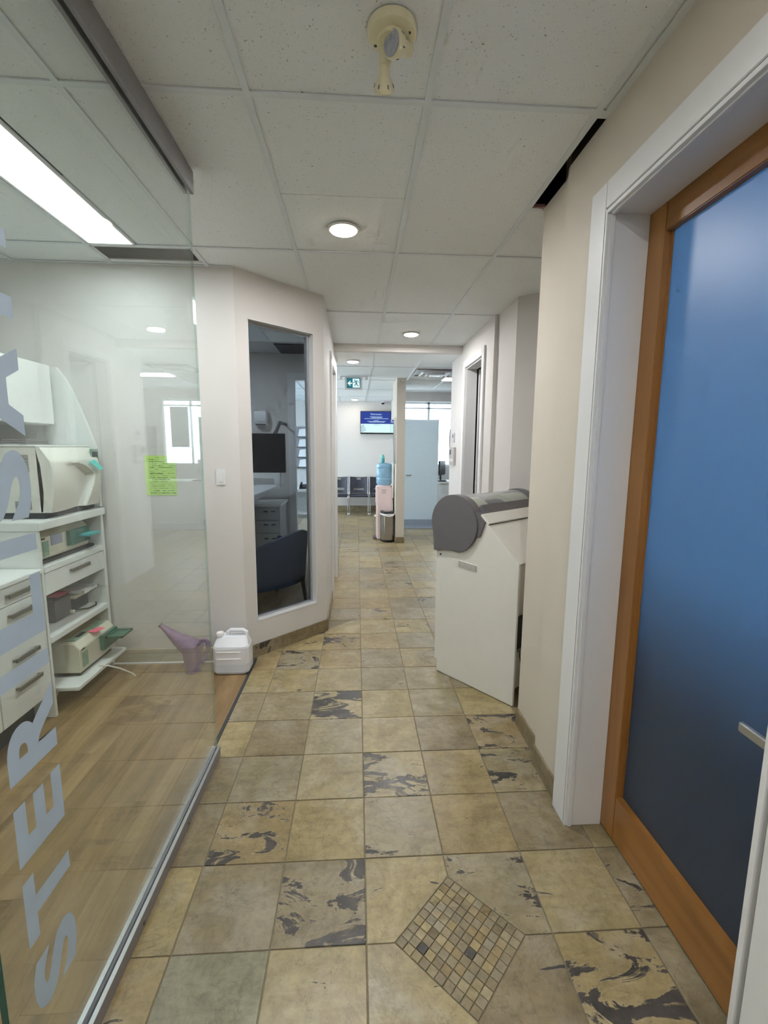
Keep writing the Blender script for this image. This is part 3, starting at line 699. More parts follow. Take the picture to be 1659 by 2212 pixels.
# unseen window added to light the frosted glass from behind
w4 = struct(thing('window_added_side', (3.33, .95, 1.1), 'x', 'window'), 'added daylight window of the room behind the frosted door', 'window')
m = MB(); m.box(3.31, 3.36, -.2, -.16, 1.1, 2.35); m.box(3.31, 3.36, 1.86, 1.9, 1.1, 2.35); m.box(3.31, 3.36, -.2, 1.9, 1.1, 1.14); m.box(3.31, 3.36, -.2, 1.9, 2.31, 2.35); m.box(3.31, 3.36, .83, .87, 1.1, 2.35)
m.build('window_frame', TRIMW, w4, smooth=0)
bx(3.345, 3.35, -.16, 1.86, 1.14, 2.31).build('pane', CLEAR, w4, smooth=0)
p2 = area('side_window_portal', (3.30, .85, 1.725), 1.17, 1.0, (1, 1, 1), (0, R(90), 0), 'RECTANGLE', 2.02); p2.data.cycles.is_portal = True
t = thing('shading_cabinet', (1.95, .9, 0), 'added dark cabinet shading the lower frosted door from behind', 'cabinet')  # added occluder: keeps window light off the lower frosted glass
bx(1.75, 2.15, -.4, 2.25, .01, 1.15).build('body', DGREY, t, bev=.004)
bx(1.73, 2.17, -.42, 2.27, 1.15, 1.18).build('worktop', WHITE, t, bev=.003)
for k in range(3): bx(1.735, 1.75, -.38+k*.87, .47+k*.87, .08, 1.13).build('cabinet_door', GREY, t, bev=.002)

# white machine with grey drum cover
a = Vector((.561, 2.998, 0)); w = Vector((.388, -.483, 0)).normalized(); dd = Vector((.77960744, .6262685, 0))
MM = Matrix(((w.x, dd.x, 0, a.x), (w.y, dd.y, 0, a.y), (0, 0, 1, 0), (0, 0, 0, 1)))
t = thing('plaster_machine', tuple(a+w*.3+dd*.27), 'white floor standing machine with grey drum cover and clear lid', 'machine')
t.name = 'cabinet_machine'; ORG['cabinet_machine'] = ORG['plaster_machine']
def ex(poly, d0, d1): return MB().extr([(s, d0, z) for s, z in poly], (0, d1-d0, 0)).xf(MM)
side = [(0, .004), (0, .088), (-.022, .088), (-.022, .98), (.06, 1.09), (.375, 1.113), (.618, .886), (.618, .004)]
ex(side, 0, .018).build('side_panel', WHITE2, t, bev=.0025)
ex(side, .752, .77).build('side_panel', WHITE2, t, bev=.0025)
body = [(.03, .03), (.03, .09), (-.018, .09), (-.018, .98), (.06, 1.085), (.374, 1.108), (.600, .896), (.600, .88), (.590, .87), (.590, .10), (.54, .10), (.54, .03)]
bd = ex(body, .018, .752).build('body', WHITE2, t, bev=.0015, seg=1)
# sloped upper plate, slot and lower plate
ux, uz = .243, -.227; L = math.hypot(ux, uz); ux, uz = ux/L, uz/L; nx, nz = -uz, ux
def slope(s0, s1, th0, th1, d0, d1):
    b = (.355, 1.132)
    q = [(b[0]+ux*s0+nx*th0, b[1]+uz*s0+nz*th0), (b[0]+ux*s1+nx*th0, b[1]+uz*s1+nz*th0), (b[0]+ux*s1+nx*th1, b[1]+uz*s1+nz*th1), (b[0]+ux*s0+nx*th1, b[1]+uz*s0+nz*th1)]
    return ex(q, d0, d1)
slope(-.035, .045, -.01, .014, .004, .766).build('hood_plate', WHITE2, t, bev=.002)
slope(.045, .050, -.012, .004, .006, .764).build('slot', DGREY, t)
slope(.050, .352, -.012, .004, .001, .769).build('slope_plate', WHITE2, t, bev=.002)
# drum end caps
def cap_outline(r=.19, c0=.135, cz=1.08):
    pts = [(-.03, .877)]
    pts += [(-.034, .94)]
    for k in range(0, 33):
        q = R(200 - k*(200+75)/32); pts.append((c0+r*math.cos(q), cz+r*math.sin(q)))
    pts += [(.12, .899), (.06, .895), (.02, .884)]
    return pts
ex(cap_outline(), -.022, .05).build('drum_cap', GREY, t, bev=.003)
ex(cap_outline(.190), .71, .775).build('drum_cap', GREY, t, bev=.003)
ex([(.30, 1.175), (.328, 1.155), (.374, 1.116), (.340, 1.02), (.29, 1.0)], -.012, .05).build('cap_lip', GREY, t, bev=.002)
ex([(.275, 1.195), (.300, 1.215), (.345, 1.150), (.365, 1.118), (.30, 1.08)], .05, .71).build('drum_rail', GREY, t, bev=.003)
ex([(-.045, 1.02), (-.03, 1.14), (.0, 1.13), (.0, 1.0)], .05, .71).build('drum_rail', GREY, t, bev=.003)
lid = MB(); n = 20; vs = []; fs = []
for k in range(n+1):
    q = R(40+k*(160-40)/n)
    for rr in (.184, .180):
        for d in (.051, .709): vs.append((.135+rr*math.cos(q), d, 1.08+rr*math.sin(q)))
for k in range(n):
    i = k*4; fs += [(i, i+4, i+5, i+1), (i+2, i+3, i+7, i+6)]
MB().add(vs, fs).xf(MM).build('clear_lid', CLEAR, t)
def barrel(d0, d1, r, mat, nm): MB().cyl((.150, d0, 1.095), (.150, d1, 1.095), r, n=32).xf(MM).build(nm, mat, t)
barrel(.055, .19, .150, BEIGE, 'roller'); barrel(.19, .45, .118, GREY, 'roller'); barrel(.45, .705, .150, BEIGE, 'roller')
# vent grille, screw, power box
v = ex([(.168, .796), (.168, .840), (.322, .832), (.322, .788)], -.004, .001).build('vent_frame', WHITE2, t, bev=.001, seg=1)
ex([(.172, .800), (.172, .836), (.318, .828), (.318, .792)], -.0045, -.001).build('vent_recess', GREY, v, smooth=0)
for k in range(14):
    s0 = .176+k*.0101; zz = .818-(s0-.172)*.055; ex([(s0, zz-.017), (s0, zz+.017), (s0+.0055, zz+.0166), (s0+.0055, zz-.0174)], -.0065, -.003).build('slat', WHITE2, v, smooth=0)
MB().cyl((.016, -.003, .852), (.016, .002, .852), .007, n=14).xf(MM).build('screw', DGREY, t)
bx(.5905, .612, .03, .2, .36, .56).xf(MM).build('power_box', BLACK, t, bev=.003)
bx(.600, .609, .05, .12, .335, .36).xf(MM).build('bracket', ALUG, t)
MB().tube([MM @ Vector(p) for p in ((.602, .08, .36), (.608, .075, .30), (.612, .09, .22), (.605, .12, .1), (.605, .2, .02), (.62, .4, .012))], .0035, 8).build('power_cord', BCORD, t)

# wall plates
def plate(name, y, x0, x1, z0, z1, label):
    t = thing(name, ((x0+x1)/2, y, (z0+z1)/2), label, 'switch')
    bx(x0, x1, y-.006, y, z0, z1).build('plate', TRIMW, t, bev=.002)
    xm, zm, hw, hz = (x0+x1)/2, (z0+z1)/2, (x1-x0)*.27, (z1-z0)*.3
    bx(xm-hw, xm+hw, y-.0095, y-.005, zm-hz, zm+hz).build('rocker', TRIMW, t, bev=.0015)
    return t
plate('light_switch', 3.22, -.983, -.917, 1.303, 1.412, 'white rocker light switch on the wall beside the tinted window')
t = thing('intercom', (1.225, 5.72, 1.4), 'small pale grey keypad on the end of the far right wall', 'keypad')
bx(1.195, 1.225, 5.58, 5.86, 1.36, 1.58).build('body', plain('keypad_plastic', (176, 170, 166), .5), t, bev=.004)
bx(1.192, 1.196, 5.74, 5.83, 1.49, 1.55).build('display', DGREY, t)
for k in range(3): bx(1.192, 1.196, 5.63+k*.07, 5.67+k*.07, 1.40, 1.44).build('key', TRIMW, t)
t = thing('thermostat', (1.225, 5.72, 1.68), 'small square white wall plate above the keypad', 'thermostat')
bx(1.212, 1.225, 5.66, 5.78, 1.64, 1.76).build('body', plain('thermostat_plastic', (190, 188, 196), .5), t, bev=.003)
bx(1.210, 1.2125, 5.69, 5.75, 1.70, 1.74).build('dial', GREY, t)

# jerry can on the planks
t = thing('jerry_can', (-.875, 3.07, 0), 'white plastic jerry can beside the glass edge on the plank floor', 'jerry can')
x0, x1, y0, y1 = -.995, -.752, 2.99, 3.15
def jbox(z0, z1, k0, k1, f0=0, f1=0):
    xm, ym = (x0+x1)/2, (y0+y1)/2
    def ring(k, fy, z):
        hx, hy = (x1-x0)/2*k, (y1-y0)/2*k; c = .022
        pts = [(-hx+c, -hy), (hx-c, -hy), (hx, -hy+c), (hx, hy-c), (hx-c, hy), (-hx+c, hy), (-hx, hy-c), (-hx, -hy+c)]
        return [(xm+px, ym+py*(1-fy)+fy*.03, z) for px, py in pts]
    m = MB(); A, B = ring(k0, f0, z0), ring(k1, f1, z1)
    m.add(A+B, [tuple(range(8))[::-1], tuple(range(8, 16))]+[(i, (i+1) % 8, 8+(i+1) % 8, 8+i) for i in range(8)]); return m
jb = MB()
jbox(.001, .018, .88, 1.0).build('base', LIQ, t, bev=.004)
jbox(.018, .075, 1.0, 1.0).build('filled_part', LIQ, t, bev=.003)
jbox(.075, .196, 1.0, 1.0).build('body', JUGM, t, bev=.003)
jbox(.196, .262, 1.0, .80, 0, .35).build('shoulder', JUGM, t, bev=.006)
m = MB().tube([(-.905, 3.075, .25), (-.903, 3.075, .282), (-.885, 3.075, .294), (-.80, 3.075, .294), (-.78, 3.075, .280), (-.777, 3.075, .25)], [.015, .015, .015, .015, .015, .016], 10)
m.build('handle', JUGM, t)
MB().lathe([(.024, 0), (.026, .004), (.026, .026), (.022, .032), (.003, .033)], (-.955, 3.06, .255), n=20).build('cap', BAG, t)
for zz in (.165, .115): bx(-.965, -.80, 2.9865, 2.991, zz, zz+.006).build('moulded_rib', BAG, t, bev=.001, seg=1)

# purple watering can
t = thing('watering_can', (-1.15, 3.06, 0), 'purple plastic watering can with long spout behind the glass', 'watering can')
cx, cy = -1.150, 3.06
MB().lathe([(.046, .001), (.050, .004), (.062, .09), (.074, .165), (.078, .205), (.074, .206), (.058, .10), (.046, .012)], (cx, cy, 0), n=28).build('body', PURPLE, t)
sp = MB(); rings = []
path = [((-1.140, .170), .074, .074), ((-1.195, .205), .062, .060), ((-1.25, .248), .044, .042), ((-1.305, .298), .026, .027), ((-1.352, .342), .014, .015)]
n = 20; vs = []
for (px, pz), rz, ry in path:
    for k in range(n):
        q = 2*math.pi*k/n; vs.append((px+math.sin(q)*rz*.62, cy+math.cos(q)*ry, pz+math.sin(q)*rz*.78))
fs = [(i*n+k, i*n+(k+1) % n, (i+1)*n+(k+1) % n, (i+1)*n+k) for i in range(len(path)-1) for k in range(n)]
MB().add(vs, fs).build('spout', PURPLE, t)
MB().lathe([(.0165, 0), (.0165, .012), (.010, .013)], (-1.352, cy, .339), (-.72, 0, .69), 16).build('spout_tip', GREY, t)
MB().tube([(-1.10, cy, .205), (-1.085, cy, .228), (-1.06, cy, .232), (-1.045, cy, .215), (-1.042, cy, .17), (-1.05, cy, .12), (-1.075, cy, .085), (-1.092, cy, .07)], [.016, .016, .015, .015, .014, .013, .013, .012], 10).build('handle', PURPLE, t)

# lime note with handwriting
t = thing('paper_note', (-1.357, 3.218, 1.367), 'lime green paper sheet with handwritten lines on the room back wall', 'paper')
bx(-1.462, -1.254, 3.2175, 3.2195, 1.23, 1.505).build('sheet', LIMEN, t, smooth=0)
rows = [(.03, .1, [(.33, .47)], 0), (.075, 0, [(.12, .3)], 1), (.08, 0, [(.7, .85)], 0), (.13, 0, [(.12, .28), (.32, .6)], 1), (.125, 0, [(.8, 1.0)], 0), (.19, 0, [(.2, .38), (.58, .78)], 0), (.24, 0, [(.22, .36), (.42, .58)], 1), (.235, 0, [(.8, 1.0)], 0), (.285, 0, [(.14, .28), (.45, .9)], 1), (.335, 0, [(.3, .42)], 0), (.39, 0, [(.12, .26), (.56, .7)], 0), (.445, 0, [(.14, .28), (.34, .58)], 1), (.44, 0, [(.74, 1.0)], 0), (.50, 0, [(.14, .28), (.52, .76)], 0), (.555, 0, [(.16, .3), (.36, .72)], 1), (.55, 0, [(.86, 1.0)], 0), (.605, 0, [(.2, .26), (.3, .8)], 1), (.66, 0, [(.24, .4), (.48, .74)], 0), (.72, 0, [(.16, .26), (.5, .62), (.7, .86)], 0), (.775, 0, [(.18, .62), (.74, .92)], 0), (.835, 0, [(.2, .32), (.38, .76), (.84, 1.0)], 0), (.90, 0, [(.24, .42), (.54, .66), (.72, .95)], 1), (.96, 0, [(.1, .34), (.4, .46), (.5, .8), (.84, 1.0)], 1)]
for v, _, spans, dk in rows:
    m = MB()
    for s0, s1 in spans:
        xa = -1.455+.195*s0; xb = -1.455+.195*s1; k = 0
        while xa < xb:
            h = random.uniform(.0025, .006) if dk else random.uniform(.002, .004); zz = 1.498-v*.262+random.uniform(-.0012, .0012)
            m.box(xa, min(xa+random.uniform(.004, .009), xb), 3.2168, 3.2176, zz-h/2, zz+h/2); xa += random.uniform(.006, .010)
    m.build('handwriting', INK if dk else INK2, t, smooth=0)['kind'] = 'stuff'

# room LED panel and vent in the sterilisation room ceiling
t = thing('led_panel', (-1.43, 2.32, ZC), 'long bright rectangular LED ceiling panel behind the glass', 'ceiling light')
m = MB(); x0, x1, y0, y1 = LEDP
m.box(x0, x0+.012, y0, y1, ZC-.004, ZC+.006); m.box(x1-.012, x1, y0, y1, ZC-.004, ZC+.006); m.box(x0, x1, y0, y0+.012, ZC-.004, ZC+.006); m.box(x0, x1, y1-.012, y1, ZC-.004, ZC+.006)
m.build('frame', TRIMW, t)
bx(x0+.012, x1-.012, y0+.012, y1-.012, ZC-.002, ZC+.004).build('diffuser', LEDON, t, smooth=0)
area('lamp', ((x0+x1)/2, (y0+y1)/2, ZC-.006), x1-x0-.03, PANEL_W, PANEL_C, shape='RECTANGLE', size_y=y1-y0-.03, parent=t)
t = thing('led_panel', (-1.43, .3, ZC), 'added long LED ceiling panel of the room outside the view', 'ceiling light')  # unseen panel added to light the near end of this room
bx(x0, x1, -.35, .85, ZC-.003, ZC+.003).build('diffuser', LEDON, t, smooth=0)
area('lamp', ((x0+x1)/2, .25, ZC-.006), x1-x0-.03, PANEL_W, PANEL_C, shape='RECTANGLE', size_y=1.17, parent=t)
t = thing('air_vent', (-1.28, 3.05, ZC), 'grey rectangular air return grille in the ceiling behind the glass', 'vent')
x0, x1, y0, y1 = VENT
m = MB(); m.box(x0, x1, y0, y0+.012, ZC-.003, ZC+.004); m.box(x0, x1, y1-.012, y1, ZC-.003, ZC+.004); m.box(x0, x0+.012, y0, y1, ZC-.003, ZC+.004); m.box(x1-.012, x1, y0, y1, ZC-.003, ZC+.004)
m.build('frame', TRIMW, t); bx(x0+.01, x1-.01, y0+.01, y1-.01, ZC+.006, ZC+.012).build('backing', GREY, t)
for k in range(14):
    yy = y0+.018+k*.0125; MB().extr([(x0+.012, yy, ZC-.001), (x0+.012, yy+.002, ZC-.001), (x0+.012, yy+.009, ZC+.006), (x0+.012, yy+.007, ZC+.006)], (x1-x0-.024, 0, 0)).build('slat', ALUG, t, smooth=0)

# ================================================================== STERILISATION ROOM
XF = -1.75
def handle(parent, y0, y1, z, x=XF):
    h = MB(); h.box(x, x+.024, y0, y0+.012, z-.007, z+.007); h.box(x, x+.024, y1-.012, y1, z-.007, z+.007); h.box(x+.016, x+.026, y0, y1, z-.011, z+.011)
    return h.build('handle', NICKEL, parent, bev=.001, seg=1)
t = thing('drawer_cabinet', (-2.0, 2.35, 0), 'white drawer cabinet with metal bar handles at the left edge', 'cabinet')
bx(-2.30, XF-.02, 2.17, 2.534, .16, .868).build('body', WHITE, t, bev=.002)
bx(-2.28, XF-.10, 2.19, 2.514, .0015, .16).build('plinth', DGREY, t)
for z0, z1, hz in ((.770, .866, .820), (.640, .766, .715), (.402, .636, .480), (.165, .398, .326)):
    d = bx(XF-.02, XF, 2.172, 2.532, z0, z1).build('drawer', WHITE, t, bev=.002); handle(d, 2.270, 2.440, hz)
t = thing('drawer_cabinet', (-2.0, 1.8, 0), 'white drawer cabinet nearer the camera mostly outside the view', 'cabinet')
bx(-2.30, XF-.02, 1.2, 2.168, .16, .868).build('body', WHITE, t, bev=.002)
bx(-2.28, XF-.10, 1.21, 2.15, .0015, .16).build('plinth', DGREY, t)
for y0 in (1.202, 1.686): 
    d = bx(XF-.02, XF, y0, y0+.48, .165, .866).build('drawer', WHITE, t, bev=.002); handle(d, y0+.15, y0+.32, .8)
tag(bx(-2.35, XF+.012, 1.19, 2.536, .869, .892).build('worktop', WHITE, bev=.003), 'white worktop over the low drawer cabinets', 'worktop')
# open shelf tower
t = thing('shelf_tower', (-2.0, 2.87, 0), 'tall white shelf tower holding the sterilisers by the back wall', 'shelf unit')
YA, YBk = 2.54, 3.185
bx(-2.30, XF, YA, YA+.02, .0015, 1.10).build('side_panel', WHITE, t, bev=.002)
bx(-2.30, XF, YBk-.03, YBk, .0015, 1.10).build('side_panel', WHITE, t, bev=.002)
bx(-2.35, XF+.015, YA-.012, YBk+.004, 1.102, 1.150).build('top_board', WHITE, t, bev=.004)
bx(-2.32, -2.30, YA, YBk, .0015, 1.10).build('back_panel', GREY, t)
bx(-2.30, XF+.004, YA+.021, YBk-.031, .856, .894).build('shelf', WHITE, t, bev=.003)
d = bx(XF-.02, XF, YA+.022, YBk-.032, .728, .852).build('drawer', WHITE, t, bev=.002); handle(d, 2.780, 2.955, .816)
bx(-2.29, XF-.02, YA+.021, YBk-.031, .722, .728).build('drawer_bottom', WHITE, t)
bx(-2.30, XF+.006, YA+.021, YBk-.031, .444, .480).build('shelf', WHITE, t, bev=.003)
tr = bx(-2.25, -1.645, YA+.06, YBk-.035, .128, .152).build('pull_out_tray', WHITE, t, bev=.003)
for y0 in (YA+.022, YBk-.055):
    bx(-2.25, -1.75, y0, y0+.018, .118, .150).build('slide_rail', CHROME, tr, bev=.001, seg=1)
# large white steriliser on the tower
t = thing('steriliser', (-2.0, 2.92, 1.15), 'large cream white steriliser with scooped door on top of the shelf tower', 'steriliser')
y0, y1 = 2.665, 3.172
prof = [(-2.30, 1.185), (-1.79, 1.185), (-1.775, 1.30), (-1.78, 1.45), (-1.80, 1.560), (-2.30, 1.560)]
bdy = MB().extr([(x, y0, z) for x, z in prof], (0, y1-y0, 0)).build('body', STERW, t, bev=.004)
def xfront(z): return -1.745+.030*math.sin((z-1.18)/.38*math.pi)-.035*max(0, (z-1.48)/.08)
def sstep(a, b, v): q = min(1, max(0, (v-a)/(b-a))); return q*q*(3-2*q)
nu, nv = 60, 44; vs = []
for iu in range(nu+1):
    for iv in range(nv+1):
        yy = y0+(y1-y0)*iu/nu; zz = 1.186+.373*iv/nv
        zt = 1.462-.07*max(0, (yy-2.86)/.2)**2.2                       # top arc of the scooped door handle
        yr = 3.066-.075*((1.38-zz)/.19 if zz < 1.38 else 0)            # right flank
        dep = sstep(zt+.006, zt-.012, zz)*sstep(yr+.004, yr-.010, yy)*sstep(2.74, 3.03, yy)
        edge = .022*sstep(y1-.05, y1, yy)**2+.004*sstep(y0+.012, y0, yy)
        vs.append((xfront(zz)-.048*dep-edge, yy, zz))
m = MB(); n1 = nv+1; nn = len(vs)
fs = [(a*n1+b, (a+1)*n1+b, (a+1)*n1+b+1, a*n1+b+1) for a in range(nu) for b in range(nv)]
rim = [a*n1 for a in range(nu+1)]+[nu*n1+b for b in range(1, nv+1)]+[a*n1+nv for a in range(nu-1, -1, -1)]+[b for b in range(nv-1, 0, -1)]
bk = [(-1.802, vs[i][1], vs[i][2]) for i in rim]
fs += [(rim[i], rim[(i+1) % len(rim)], nn+(i+1) % len(rim), nn+i) for i in range(len(rim))]
m.add(vs+bk, fs).build('front_cover', STERW, t, smooth=50)
MB().extr([(-1.762, 3.046, 1.345), (-1.762, 3.062, 1.345), (-1.762, 3.012, 1.19), (-1.762, 2.985, 1.19)], (.022, 0, 0)).build('door_lever', WHITE, t, bev=.003)
bx(-2.28, -1.79, y0+.01, y1-.01, 1.151, 1.186).build('foot_plate', DGREY, t)
m = bx(-1.748, -1.736, 3.085, 3.165, 1.455, 1.548).build('control_panel', LABELG, t, bev=.002)
bx(-1.737, -1.733, 3.095, 3.150, 1.495, 1.530).build('display', DGREY, m)
for (xa, xb, za, zb, nn) in ((-1.935, -1.845, 1.42, 1.52, 12), (-1.94, -1.85, 1.205, 1.255, 7), (-2.10, -2.02, 1.205, 1.255, 7)):
    for k in range(nn):
        zz = za+(zb-za)*k/nn; bx(xa, xb, y0-.0015, y0+.001, zz, zz+.0035).build('vent_slot', DGREY, bdy, smooth=0)
bx(-2.29, -1.795, y0-.004, y1, 1.5605, 1.572).build('lid', WHITE, t, bev=.003)
for k in range(3): bx(-2.15, -1.86, y0+.02, y0+.2, 1.573+k*.011, 1.579+k*.011).build('rack_tray', ALUG, t)
tag(MB().extr([(-1.706, 2.998, 1.468), (-1.708, 3.062, 1.480), (-1.686, 3.122, 1.420), (-1.682, 3.078, 1.410)], (.0015, 0, .0005)).build('sticky_note', TEALN, smooth=0), 'teal sticky note stuck on the large steriliser front', 'sticky note')
# small steriliser on the upper shelf
def steri(root, x1, y0, y1, z0, h, depth):
    b = MB().extr([(x1-depth, y0, z0), (x1-.006, y0, z0), (x1, y0, z0+.02), (x1, y0, z0+h*.8), (x1-.035, y0, z0+h), (x1-depth, y0, z0+h)], (0, y1-y0, 0)).build('body', BEIGE, root, bev=.004)
    return b
t = thing('cassette_steriliser', (-2.0, 2.85, .894), 'beige cassette steriliser with teal cassette on the upper tower shelf', 'steriliser')
bx(-2.22, -1.79, 2.60, 3.13, .8942, .914).build('black_mat', BLACK, t, bev=.004)
steri(t, -1.80, 2.625, 3.085, .916, .165, .40)
bx(-1.801, -1.797, 2.640, 2.690, .935, 1.02).build('green_label', LABELG, t)
d = bx(-1.801, -1.796, 2.715, 2.815, .985, 1.045).build('display', plain('lcd_grey', (150, 156, 176), .3), t, bev=.001, seg=1)
bx(-1.80, -1.775, 2.855, 3.06, .952, 1.045).build('cassette', GREENP, t, bev=.003)
bx(-1.775, -1.700, 2.93, 3.055, .995, 1.012).build('cassette_handle', TEALP, t, bev=.003)
bx(-1.801, -1.797, 2.635, 2.665, 1.032, 1.040).build('badge', DGREY, t)
# devices on the middle shelf
t = thing('grey_reservoir', (-1.95, 2.86, .48), 'dark grey box shaped reservoir on the middle tower shelf', 'container')
bx(-2.10, -1.86, 2.775, 2.945, .481, .625).build('body', plain('warm_dark_grey', (96, 92, 92), .45), t, bev=.008)
bx(-2.095, -1.865, 2.78, 2.94, .625, .637).build('lid', DGREY, t, bev=.004)
MB().lathe([(.012, 0), (.012, .02), (.008, .022)], (-1.86, 2.93, .50), (1, 0, 0), 14).build('tap', BEIGE, t)
tag(MB().extr([(-1.93, 2.80, .6385), (-1.85, 2.80, .6385), (-1.83, 2.90, .647), (-1.91, 2.90, .642)], (0, 0, .001)).build('sticky_note', PINKN, smooth=0), 'pink sticky note on the dark grey reservoir', 'sticky note')
t = thing('label_printer', (-1.95, 3.06, .48), 'small grey printer with open paper tray beside the dark reservoir', 'printer')
bx(-2.15, -1.87, 2.975, 3.145, .481, .565).build('body', DGREY, t, bev=.006)
bx(-2.13, -1.855, 2.975, 3.148, .566, .590).build('upper_body', BEIGE, t, bev=.004)
m = MB(); m.box(-2.0, -1.80, 2.985, 3.146, .600, .606); m.box(-2.0, -1.80, 2.985, 2.993, .606, .622); m.box(-2.0, -1.80, 3.138, 3.146, .606, .622); m.box(-1.808, -1.80, 2.985, 3.146, .606, .618)
m.build('paper_tray', WHITE, t, bev=.001, seg=1)
bx(-1.97, -1.83, 3.005, 3.125, .607, .609).build('paper', BAG, t, smooth=0)
MB().tube([(-1.86, 2.99, .49), (-1.80, 3.02, .489), (-1.79, 3.09, .489), (-1.82, 3.14, .489)], .004, 8).build('cable', BCORD, t)
# steriliser on the pulled out tray
t = thing('cassette_steriliser', (-1.9, 2.92, .152), 'beige cassette steriliser with green cassette on the pulled out bottom tray', 'steriliser')
steri(t, -1.70, 2.725, 3.118, .176, .190, .46)
bx(-2.14, -1.72, 2.74, 3.10, .1525, .176).build('foot_plate', DGREY, t)
MB().extr([(-1.742, 2.76, .3685), (-1.742, 3.10, .3685), (-1.80, 3.10, .3685), (-1.80, 2.76, .3685)], (0, 0, .002)).build('control_strip', LABELG, t)
bx(-1.785, -1.755, 2.82, 2.90, .3705, .3725).build('display', DGREY, t)
bx(-1.701, -1.697, 2.745, 2.80, .205, .300).build('green_label', LABELG, t)
bx(-1.701, -1.697, 2.745, 2.775, .316, .324).build('badge', DGREY, t)
c = MB().box(-1.70, -1.672, 2.935, 3.11, .225, .325).build('cassette', GREENP, t, bev=.003)
m = MB(); hz = .300
m.box(-1.672, -1.56, 2.95, 2.968, hz, hz+.016); m.box(-1.672, -1.56, 3.077, 3.095, hz, hz+.016); m.box(-1.578, -1.56, 2.95, 3.095, hz, hz+.016); m.box(-1.672, -1.655, 2.95, 3.095, hz, hz+.016); m.box(-1.672, -1.57, 2.96, 3.085, hz+.001, hz+.006)
m.build('cassette_handle', GREENP, c, bev=.002)
tag(MB().extr([(-1.75, 2.90, .371), (-1.690, 2.885, .372), (-1.665, 2.955, .374), (-1.72, 2.975, .373)], (0, 0, .0015)).build('sticky_note', PINKN, smooth=0), 'pink sticky note on the steriliser in the bottom tray', 'sticky note')
tag(MB().tube([(-1.675, 2.86, .158), (-1.645, 2.86, .158), (-1.62, 2.87, .15), (-1.58, 2.93, .10), (-1.53, 2.99, .03), (-1.52, 3.0, .006)], .005, 8).build('drain_hose', CORD), 'thin white drain hose hanging from the bottom tray', 'hose')
# wall cabinet with curved end panel
t = thing('wall_cabinet', (-2.3, 2.6, 1.7), 'white wall cabinet with curved end panel above the steriliser', 'cabinet')
bx(-2.74, -2.0, 2.0, 3.135, 1.70, 2.08).build('body', WHITE, t, bev=.002)
for ya, yb in ((2.002, 2.565), (2.569, 3.133)): bx(-2.0, -1.98, ya, yb, 1.705, 2.078).build('cabinet_door', WHITE, t, bev=.002)
pts = [(-2.74, 2.08), (-1.979, 2.08)]
for k in range(1, 9):
    q = k/8; pts.append((-1.979+.214*(q**.72), 2.08-.52*q))
pts += [(-1.765, 1.152), (-2.74, 1.152)]
MB().extr([(x, 3.192, z) for x, z in pts], (0, .026, 0)).build('end_panel', WHITE, t, bev=.002)
# ================================================================== OFFICE BEHIND THE TINTED WINDOW
t = thing('office_chair', (-.72, 4.45, 0), 'dark navy upholstered chair with wooden legs behind the tinted window', 'chair')
p0, p1 = Vector((-.93, 4.08, 0)), Vector((-.50, 4.50, 0)); u = (p1-p0).normalized(); v = Vector((-u.y, u.x, 0)); W = (p1-p0).length
MC = Matrix(((u.x, v.x, 0, p0.x), (u.y, v.y, 0, p0.y), (0, 0, 1, 0), (0, 0, 0, 1)))
# curved back shell
ns, nz = 18, 12; vs = []; fs = []
for side in (0, 1):
    for i in range(ns+1):
        s = i/ns; bow = .10*(2*s-1)**2
        top = .755-.15*max(0, (.80-s)/.80)**1.8-.9*max(0, s-.85)**1.6
        for k in range(nz+1):
            h = k/nz; z = .21+(top-.21)*h
            lean = -.06*h
            vs.append((-.04+s*(W+.08), bow+lean+(.055 if side else 0)*(1-.3*h), z))
n2 = nz+1; off = (ns+1)*n2
for i in range(ns):
    for k in range(nz):
        a = i*n2+k; fs += [(a, a+n2, a+n2+1, a+1), (off+a, off+a+1, off+a+n2+1, off+a+n2)]
for i in range(ns):
    a = i*n2; fs += [(a, off+a, off+a+n2, a+n2), (a+nz, a+n2+nz, off+a+n2+nz, off+a+nz)]
for k in range(nz):
    a = k; b = ns*n2+k; fs += [(a, a+1, off+a+1, off+a), (b, off+b, off+b+1, b+1)]
MB().add(vs, fs).xf(MC).build('backrest', UPH, t, smooth=60)
bx(0, W, .06, .56, .26, .46).xf(MC).build('seat', UPH, t, bev=.03, seg=3)
for s in (-.03, W-.03): bx(s, s+.06, .10, .52, .30, .62).xf(MC).build('armrest', UPH, t, bev=.02, seg=3)
for s, d in ((.02, .07), (W-.02, .07), (.05, .50), (W-.05, .50)):
    q0 = (s, d, .25); q1 = (s+(-.015 if s < W/2 else .015), d-(.03 if d < .3 else -.01), .002)
    MB().cyl(q0, q1, .030, .019, n=4).xf(MC).build('leg', DWOOD, t, bev=.003)
t = thing('monitor', (-1.0, 4.25, 1.27), 'black wall arm monitor seen through the tinted window', 'monitor')
bx(-1.26, -.655, 4.20, 4.235, 1.335, 1.690).build('screen', plain('screen_off', (24, 30, 42), .25), t, bev=.004)
bx(-1.262, -.653, 4.234, 4.245, 1.333, 1.692).build('bezel', plain('silver_bezel', (170, 174, 180), .4), t, bev=.003)
MB().tube([(-.80, 4.25, 1.62), (-.80, 4.6, 1.72), (-.86, 5.2, 1.84), (-.92, 5.98, 1.86)], .018, 10).build('arm', DGREY, t)
t = thing('delivery_table', (-1.2, 5.0, 1.055), 'white swing arm table below the monitor behind the tinted window', 'table')
